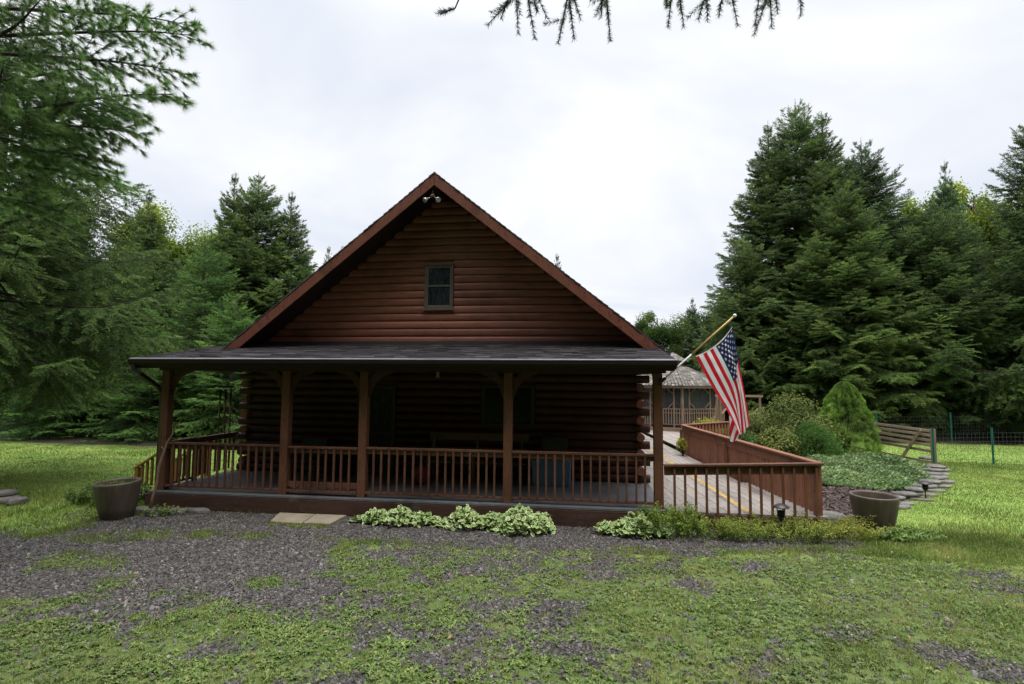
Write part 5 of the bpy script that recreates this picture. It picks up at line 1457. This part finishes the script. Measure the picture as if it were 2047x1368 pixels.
spruce('slim', -16.4, 30, 13.4, 2.6, 'first of the small distant spires above the left roof slope', GLT, (1, 1.02, .98))
spruce('slim', -14.9, 30.5, 13.0, 2.6, 'second of the small distant spires above the left roof slope', GLT, (1, 1.02, .98))
spruce('slim', -14.1, 31.5, 13.2, 2.4, 'third of the small distant spires above the left roof slope', GLT, (1, 1.02, .98))
spruce('slim', 3.75, 30, 11.9, 2.4, 'spruce tip peeping over the right roof slope', GWD, (1, 1.02, .98))
spruce('slim', 2.3, 30.6, 12.1, 2.2, 'smaller spruce tip just above the right roof slope nearer the peak', GWD, (1, 1.02, .98))
# wood behind, filling between the trunks
for i, (x, y, h) in enumerate([(-26, 19, 10.5), (-30, 17, 11), (-20, 21, 10), (-24, 24, 10.5), (-33, 22, 13), (-9.5, 21, 8.8), (-18, 26, 10), (-12, 25, 10), (14, 33, 8), (19.5, 28, 11.5), (23.5, 27, 11.5), (31, 24, 12.5), (35, 22, 13), (30.5, 19.5, 11), (22, 33, 12), (34, 29, 12), (27, 31, 12), (20.8, 24.5, 10), (40, 26, 14), (17, 26, 10.5)]):
    spruce(['old', 'tall'][i % 2], x, y, h, 3.9, 'shaded spruce of the dark wood behind the front trees', GWD, (.7, .74, .66))

# unseen tall trees added behind the viewpoint to shade the front, mirrored in panes
for i, (x, y, h) in enumerate([(-14, -15, 22), (-9, -17, 24), (-4, -16, 25), (1, -18, 26), (5.2, -17, 25), (10.5, -17.5, 26), (15, -16, 25), (20, -15, 23), (25, -11, 19), (-1, -23, 28), (7.5, -23, 28), (13, -23, 28), (-18, -10, 19)]):
    spruce(['old', 'tall'][i % 2], x, y, h, 4.6, 'unseen spruce added behind the viewpoint to shade the cabin front', 'spruces behind the viewpoint', (.8, .85, .85))

# near spruce at the left edge: finer needles, only reaching in from outside the frame
near = spruce_parts(15, 11.5, 4.5, 2.9, .38, .34, .95, whorl=.36, per=8, nt=20, nl=.042, nw=.0135, shoot_sp=.075, bare=.3, spread=1.25)
make_conifer('spruce_tree', 'near drooping dark spruce at the left edge below the pine boughs', (-8.7, 1.4, 0), near, M['spruce'], 'near conifers', color=(1.05, 1.08, .95))

def white_pine():
    rng = np.random.default_rng(19)
    base = np.array([-3.5, -3.3, 0]); H = 12.5
    e = empty('white_pine', 'near soft needled pine with long boughs at the upper left edge', 'tree', tuple(base), 'near conifers')
    w0 = MB(); w = MB(); w0.tube([(base[0], base[1], H * t) for t in np.linspace(-.01, 1, 10)], [.17 * (1 - t * .9) for t in np.linspace(0, 1, 10)], 12)
    S = []; Dd = []; T = []
    # boughs: height, azimuth, length, rise
    B = [(6.15, -.14, 4.05, .16), (5.9, .40, 2.0, .14), (5.6, -.75, 2.6, .10), (6.3, .05, 2.7, .2), (6.3, -.45, 2.4, .2), (6.75, -.05, 2.4, .18), (7.2, -.35, 2.6, .18), (7.5, .15, 3.4, .2), (6.0, 1.0, 1.9, .12), (5.8, -1.3, 2.6, .1), (5.6, .1, 1.9, .08), (5.9, -.35, 2.5, .14), (6.2, .28, 2.5, .18), (6.35, .2, 2.6, .2), (7.3, .38, 3.0, .2), (6.2, 1.6, 3, .2), (6.5, -1.7, 3, .2), (5.5, 2.4, 3, .2), (5.8, 3.2, 3, .2), (6.4, 4.0, 3, .2), (7.8, -.7, 3.0, .25), (8.0, .4, 3.0, .25), (8.4, -.1, 2.8, .3), (8.8, 1.3, 2.6, .4), (9.4, 2.8, 2.3, .5), (9.2, -1.2, 2.4, .4), (10.2, .6, 1.8, .6), (10.4, 3.6, 1.7, .6), (11.2, 1.9, 1.1, .8), (11.3, 5, 1.1, .8), (5.3, -.2, 1.9, .05), (5.2, .5, 1.4, .05)]
    for (z, az, L, rise) in B:
        d = np.array([math.cos(az), math.sin(az), 0]); sd = np.array([-d[1], d[0], 0])
        def bp(s): return base + np.array([0, 0, z]) + d * L * s + np.array([0, 0, L * rise * s - .32 * s * s * L * .6]) + sd * .12 * math.sin(s * 4 + az)
        w.tube([tuple(bp(s)) for s in np.linspace(0, 1, 7)], [.034 * (1 - s * .85) for s in np.linspace(0, 1, 7)], 6, False)
        n = int(L * 11)
        for i in range(n):
            s = .22 + .78 * (i + rng.random()) / n; p0 = bp(s); sg = 1 if i % 2 else -1
            l = (.85 * (1 - s) + .26) * rng.uniform(.6, 1.15); a = sg * rng.uniform(.45, .95)
            td = d * math.cos(a) + sd * math.sin(a) + np.array([0, 0, rng.normal(-.16, .26)])
            end = p0 + td * l + np.array([0, 0, -.05 * l])
            w.tube([tuple(p0), tuple((p0 + end) / 2 + np.array([0, 0, .015])), tuple(end)], [.007, .005, .003], 3, False)
            m = max(2, int(l / .125)) 
            for j in range(m):
                u = (j + 1) / m; q = p0 + (end - p0) * u
                for _ in range(3 if u < .99 else 4):
                    dd = td * .9 + rng.normal(0, .55, 3) * np.array([1, 1, .8]) + np.array([0, 0, -.12]); S.append(q); Dd.append(dd / np.linalg.norm(dd)); T.append(.2 + .4 * s * u + rng.normal(0, .12))
        S.append(bp(1)); Dd.append(d); T.append(.5)
    w0.build('trunk', M['bark'], e)
    S = np.array(S); Dd = np.array(Dd); T = np.array(T); k = 30
    Sx = np.repeat(S, k, 0); D_ = np.repeat(Dd, k, 0); n = len(Sx)
    r = rng.normal(0, 1, (n, 3)); r -= D_ * (r * D_).sum(-1, keepdims=True); r = norm(r)
    nd = norm(D_ + r * rng.uniform(.08, .60, n)[:, None]); nd[:, 2] -= .12; nd = norm(nd)
    st = Sx - D_ * (rng.random(n) * .06)[:, None]; ln = rng.uniform(.10, .165, n); side = norm(np.cross(nd, rng.normal(0, 1, (n, 3)))) * .0021
    V = np.stack([st - side, st + side, st + nd * ln[:, None]], 1).reshape(-1, 3) - base
    leafy('crown', 'white_pine_crown', V, np.repeat(np.clip(np.repeat(T, k) + rng.normal(0, .1, n), 0, 1), 3), M['pine'], e, w, base)
white_pine()

def overhead_spruce():
    """a spruce standing behind the viewpoint whose low limb hangs twigs into the top of the view"""
    rng = np.random.default_rng(23)
    base = np.array([7.6, -12.6, 0]); e = empty('overhanging_spruce', 'dark spruce twigs with short needles hanging into the top of the view', 'tree', tuple(base))
    w0 = MB(); w = MB(); w0.tube([(base[0], base[1], 11 * t) for t in np.linspace(-.01, 1, 8)], [.19 * (1 - .9 * t) for t in np.linspace(0, 1, 8)], 12)
    limbs = [[(7.6, -12.6, 4.9), (6.8, -10.2, 4.75), (6.2, -8.6, 4.68), (5.7, -7.7, 4.56), (5.1, -7.42, 4.50)], [(7.6, -12.6, 5.0), (7.2, -10, 4.8), (6.6, -8.4, 4.64), (6.35, -7.7, 4.52), (6.5, -7.42, 4.46)]]
    for L in limbs: w.tube(L, [.06, .045, .03, .018, .008], 8)
    tips = [(5.07, 3.84), (5.14, 3.82), (5.21, 3.81), (5.29, 3.77), (5.31, 3.8), (5.35, 3.81), (5.4, 3.7), (5.47, 3.69), (5.5, 3.81), (5.57, 3.83), (5.59, 3.83), (5.63, 3.72), (5.78, 3.85), (5.86, 3.8), (5.89, 3.8), (5.96, 3.8), (6.02, 3.82), (6.05, 3.78), (6.09, 3.78), (6.14, 3.8), (6.18, 3.76), (6.25, 3.75), (6.26, 3.74), (6.33, 3.77), (6.35, 3.79), (6.42, 3.75), (4.84, 3.93)]
    clusters = [5.22, 5.27, 5.45, 5.62, 5.90, 6.05, 6.12, 6.30, 6.42]
    S = []; Dd = []; Ls = []
    for x, z in tips:
        tip = np.array([x, -7.4 + rng.normal(0, .05), z + D]); cx = min(clusters, key=lambda c: abs(c - x))
        if x < 5: cx = 4.9
        root = np.array([cx + rng.normal(0, .02), -7.38 + rng.normal(0, .05), 3.98 + D + rng.uniform(0, .06)])
        if x < 5: root = np.array([4.9, -7.3, 4.32])
        v = tip - root; L = np.linalg.norm(v)
        w.tube([tuple(root + np.array([(5.8 - root[0]) * .12, -.06, .18])), tuple(root), tuple((root + tip) / 2), tuple(tip)], [.006, .004, .003, .0015], 4, False)
        S.append(root); Dd.append(v / L); Ls.append(L)
        for _ in range(2):                     # short side shoots
            u = rng.uniform(.15, .55); q = root + v * u; dd = v / L + rng.normal(0, .45, 3); dd /= np.linalg.norm(dd); l = rng.uniform(.05, .09)
            if q[2] + dd[2] * l > tip[2]: S.append(q); Dd.append(dd); Ls.append(l)
    for i in range(46):                        # boughs just above the frame
        q = np.array([rng.uniform(5.0, 6.6), rng.uniform(-7.75, -7.35), rng.uniform(4.42, 4.55)]); dd = norm(np.array([rng.normal(0, .6), rng.normal(.2, .6), rng.uniform(-.2, .3)])); S.append(q); Dd.append(dd); Ls.append(.2)
    S = np.array(S); Dd = np.array(Dd); Ls = np.array(Ls)
    cnt = np.maximum(30, (Ls / .0010).astype(int)); J = np.repeat(np.arange(len(S)), cnt); n = len(J); u = rng.random(n)
    P = S[J] + Dd[J] * (Ls[J] * u)[:, None]; r = rng.normal(0, 1, (n, 3)); r -= Dd[J] * (r * Dd[J]).sum(-1, keepdims=True); r = norm(r)
    nd = norm(Dd[J] * .7 + r * .85); side = norm(np.cross(nd, rng.normal(0, 1, (n, 3)))) * .0011; ln = rng.uniform(.017, .026, n)
    V = np.stack([P - side, P + side, P + nd * (ln * .6)[:, None] + side * .8, P - side, P + nd * (ln * .6)[:, None] + side * .8, P + nd * ln[:, None]], 1).reshape(-1, 3) - base
    w0.build('trunk', M['bark'], e)
    leafy('crown', 'overhang_crown', V, np.repeat(np.clip(rng.normal(.15, .1, n), 0, 1), 6), M['spruce'], e, w, base)
overhead_spruce()

# ---------------------------------------------------------------- broadleaf trees
def broadleaf_parts(seed, H, R, n, leaf):
    rng = np.random.default_rng(seed); w = MB(); lb = MB()
    w.tube([(0, 0, -.05), (.05, .02, H * .3), (-.04, .06, H * .55), (.05, 0, H * .8)], [H * .02, H * .016, H * .011, H * .004], 9)
    L = 46; lc = norm(rng.normal(0, 1, (L, 3))) * (rng.random(L) ** .4)[:, None]; lc[:, 2] = lc[:, 2] * .9
    C0 = np.array([0, 0, H * .62]); ext = np.array([R, R, H * .36]); lr = rng.uniform(.16, .34, L) * R
    lc = C0 + lc * ext * .82
    for c in lc:
        z0 = max(H * .25, c[2] - np.hypot(c[0], c[1]) * .8); lb.tube([(0, 0, min(z0, H * .75)), tuple((np.array([0, 0, z0]) + c) / 2 + rng.normal(0, .1, 3)), tuple(c)], [H * .006, H * .004, .012], 4, False)
    k = rng.integers(0, L, n); d = norm(rng.normal(0, 1, (n, 3))); P = lc[k] + d * (lr[k] * rng.random(n) ** .45 * rng.uniform(.8, 1.25, n))[:, None]
    tint = np.clip(.35 + .25 * d[:, 2] + (rng.random(L) * .5 - .25)[k] + rng.normal(0, .14, n), 0, 1)
    V, t = leaf_cloud(rng, P, norm(d + rng.normal(0, .6, (n, 3)) + np.array([0, 0, .6])), rng.uniform(.7, 1.3, n) * leaf, tint, .6)
    return (w, lb), V, t
bl0 = broadleaf_parts(5, 12, 3.6, 38000, .15)
BF = []
def broadleaf(x, y, H, R, label, tone):
    if not BF:
        w, V, t = bl0; e = empty('broadleaf_tree', label, 'tree', (0, 0, 0), 'yellow green broadleaf trees'); w[0].build('trunk', M['bark'], e)
        leafy('crown', 'broadleaf_crown', V, t, M['leaf'], e, w[1]); BF.append(e)
    else:
        e = copy_tree(BF[0]); e['label'] = label
    e.location = (x, y, 0); e.scale = (R / 3.6, R / 3.6, H / 10.7); e.rotation_euler = (0, 0, rs.uniform(0, 6.28))
    for c in e.children:
        if c.name.startswith('crown'): c.color = (*tone, 1)
broadleaf(-24.4, 24.5, 15.4, 4.4, 'yellow green broadleaf tree behind the thin left spire', (2.0, 1.85, 1.2))
broadleaf(-20.2, 26, 13.6, 3.8, 'broadleaf tree right of the thin left spire', (1.7, 1.7, 1.2))
broadleaf(-29.5, 21, 17.2, 3.2, 'broadleaf tree whose twigs show above the near left spruce', (.88, .9, .85))
broadleaf(32.6, 30.5, 17.4, 4.8, 'golden green broadleaf tree near the right picture edge', (2.1, 1.8, 1.1))
broadleaf(29.6, 32.5, 16.6, 4.2, 'yellow green broadleaf tree left of the bluish spruce', (1.8, 1.75, 1.1))
broadleaf(36.5, 34, 17.5, 4.2, 'broadleaf tree cut by the right picture edge behind the edge spruce', (1, 1, 1))
broadleaf(10.9, 29.5, 7.9, 2.5, 'small rounded green tree behind the gazebo left of the flag pole', (.85, 1, 1))
broadleaf(8.9, 32, 7.2, 2.4, 'low green tree just right of the roof edge', (.75, .9, 1))
broadleaf(16.8, 33, 9.0, 3.2, 'green tree low behind the pole between gazebo and tall spruces', (.75, .9, 1))

# ---------------------------------------------------------------- sky, sun, camera
w = bpy.data.worlds.new('World'); C.world = w; w.use_nodes = True
nt = w.node_tree; bg = nt.nodes['Background']
SUN_EL, SUN_AZ = math.radians(74), math.radians(150)      # high, over the viewer's right shoulder, veiled by cloud
sky = nt.nodes.new('ShaderNodeTexSky'); sky.sky_type = 'NISHITA'; sky.sun_disc = False
sky.sun_elevation = SUN_EL; sky.sun_rotation = SUN_AZ; sky.air_density = 1.2; sky.dust_density = 2.0
tc = nt.nodes.new('ShaderNodeTexCoord'); sp = nt.nodes.new('ShaderNodeSeparateXYZ'); nt.links.new(tc.outputs['Generated'], sp.inputs[0])
def mth(op, a, b=None, clamp=False):
    n = nt.nodes.new('ShaderNodeMath'); n.operation = op; n.use_clamp = clamp
    for i, v in enumerate((a, b)):
        if v is None: continue
        if isinstance(v, (int, float)): n.inputs[i].default_value = v
        else: nt.links.new(v, n.inputs[i])
    return n.outputs[0]
zc = mth('MAXIMUM', sp.outputs['Z'], 0.0)
den = mth('ADD', zc, 0.22)
cx = mth('DIVIDE', sp.outputs['X'], den); cy = mth('DIVIDE', sp.outputs['Y'], den)
cmb = nt.nodes.new('ShaderNodeCombineXYZ'); nt.links.new(cx, cmb.inputs[0]); nt.links.new(cy, cmb.inputs[1])
f = noise(nt, cmb.outputs[0], .85, 5, .52, .5)
cloud = ramp(nt, [(0.30, (7.0, 7.8, 9.1)), (0.44, (8.6, 9.0, 9.8)), (0.56, (10.2, 10.3, 10.6))], f)
cover = ramp(nt, [(0.26, (.72,) * 3), (0.40, (.97,) * 3)], noise(nt, cmb.outputs[0], .6, 4, .5, .3))
grad = mth('ADD', mth('MULTIPLY', mth('POWER', mth('MAXIMUM', mth('SUBTRACT', zc, .56), 0.0), 1.4), 12.0), 1.02)      # overcast sky: zenith brighter than the horizon
bright = mixc(nt, (0, 0, 0), cloud.outputs['Color'], 1.0)
vm = nt.nodes.new('ShaderNodeVectorMath'); vm.operation = 'SCALE'; nt.links.new(bright, vm.inputs[0]); nt.links.new(grad, vm.inputs['Scale'])
mx = mixc(nt, sky.outputs['Color'], vm.outputs[0], cover.outputs['Color'])
nt.links.new(mx, bg.inputs['Color']); bg.inputs['Strength'].default_value = 0.1

sd = bpy.data.lights.new('sun', 'SUN'); sd.energy = 2.6; sd.angle = math.radians(38); sd.color = (1, .96, .9)
so = bpy.data.objects.new('sun', sd); COL.objects.link(so)
dirv = Vector((math.sin(SUN_AZ) * math.cos(SUN_EL), math.cos(SUN_AZ) * math.cos(SUN_EL), math.sin(SUN_EL)))
so.rotation_euler = dirv.to_track_quat('Z', 'Y').to_euler()

f_, yaw, pit, rol = 1066.5, .1295, .0717, .0081
fw = Vector((-math.sin(yaw) * math.cos(pit), math.cos(yaw) * math.cos(pit), math.sin(pit)))
rt = fw.cross(Vector((0, 0, 1))).normalized(); up = rt.cross(fw)
r2 = rt * math.cos(rol) + up * math.sin(rol); u2 = -rt * math.sin(rol) + up * math.cos(rol)
cd = bpy.data.cameras.new('camera'); co = bpy.data.objects.new('camera', cd); COL.objects.link(co)
mw = Matrix((r2, u2, -fw)).transposed().to_4x4(); mw.translation = Vector((5.5, -9.688, 2.206 + D)); co.matrix_world = mw
cd.sensor_width = 36; cd.sensor_fit = 'HORIZONTAL'; cd.lens = 36 * f_ / 2047; cd.clip_start = .05; cd.clip_end = 2000
C.camera = co
C.view_settings.view_transform = 'Standard'; C.view_settings.look = 'None'; C.view_settings.exposure = 0
C.cycles.max_bounces = 6; C.cycles.diffuse_bounces = 3; C.cycles.transparent_max_bounces = 8
C.cycles.use_denoising = True
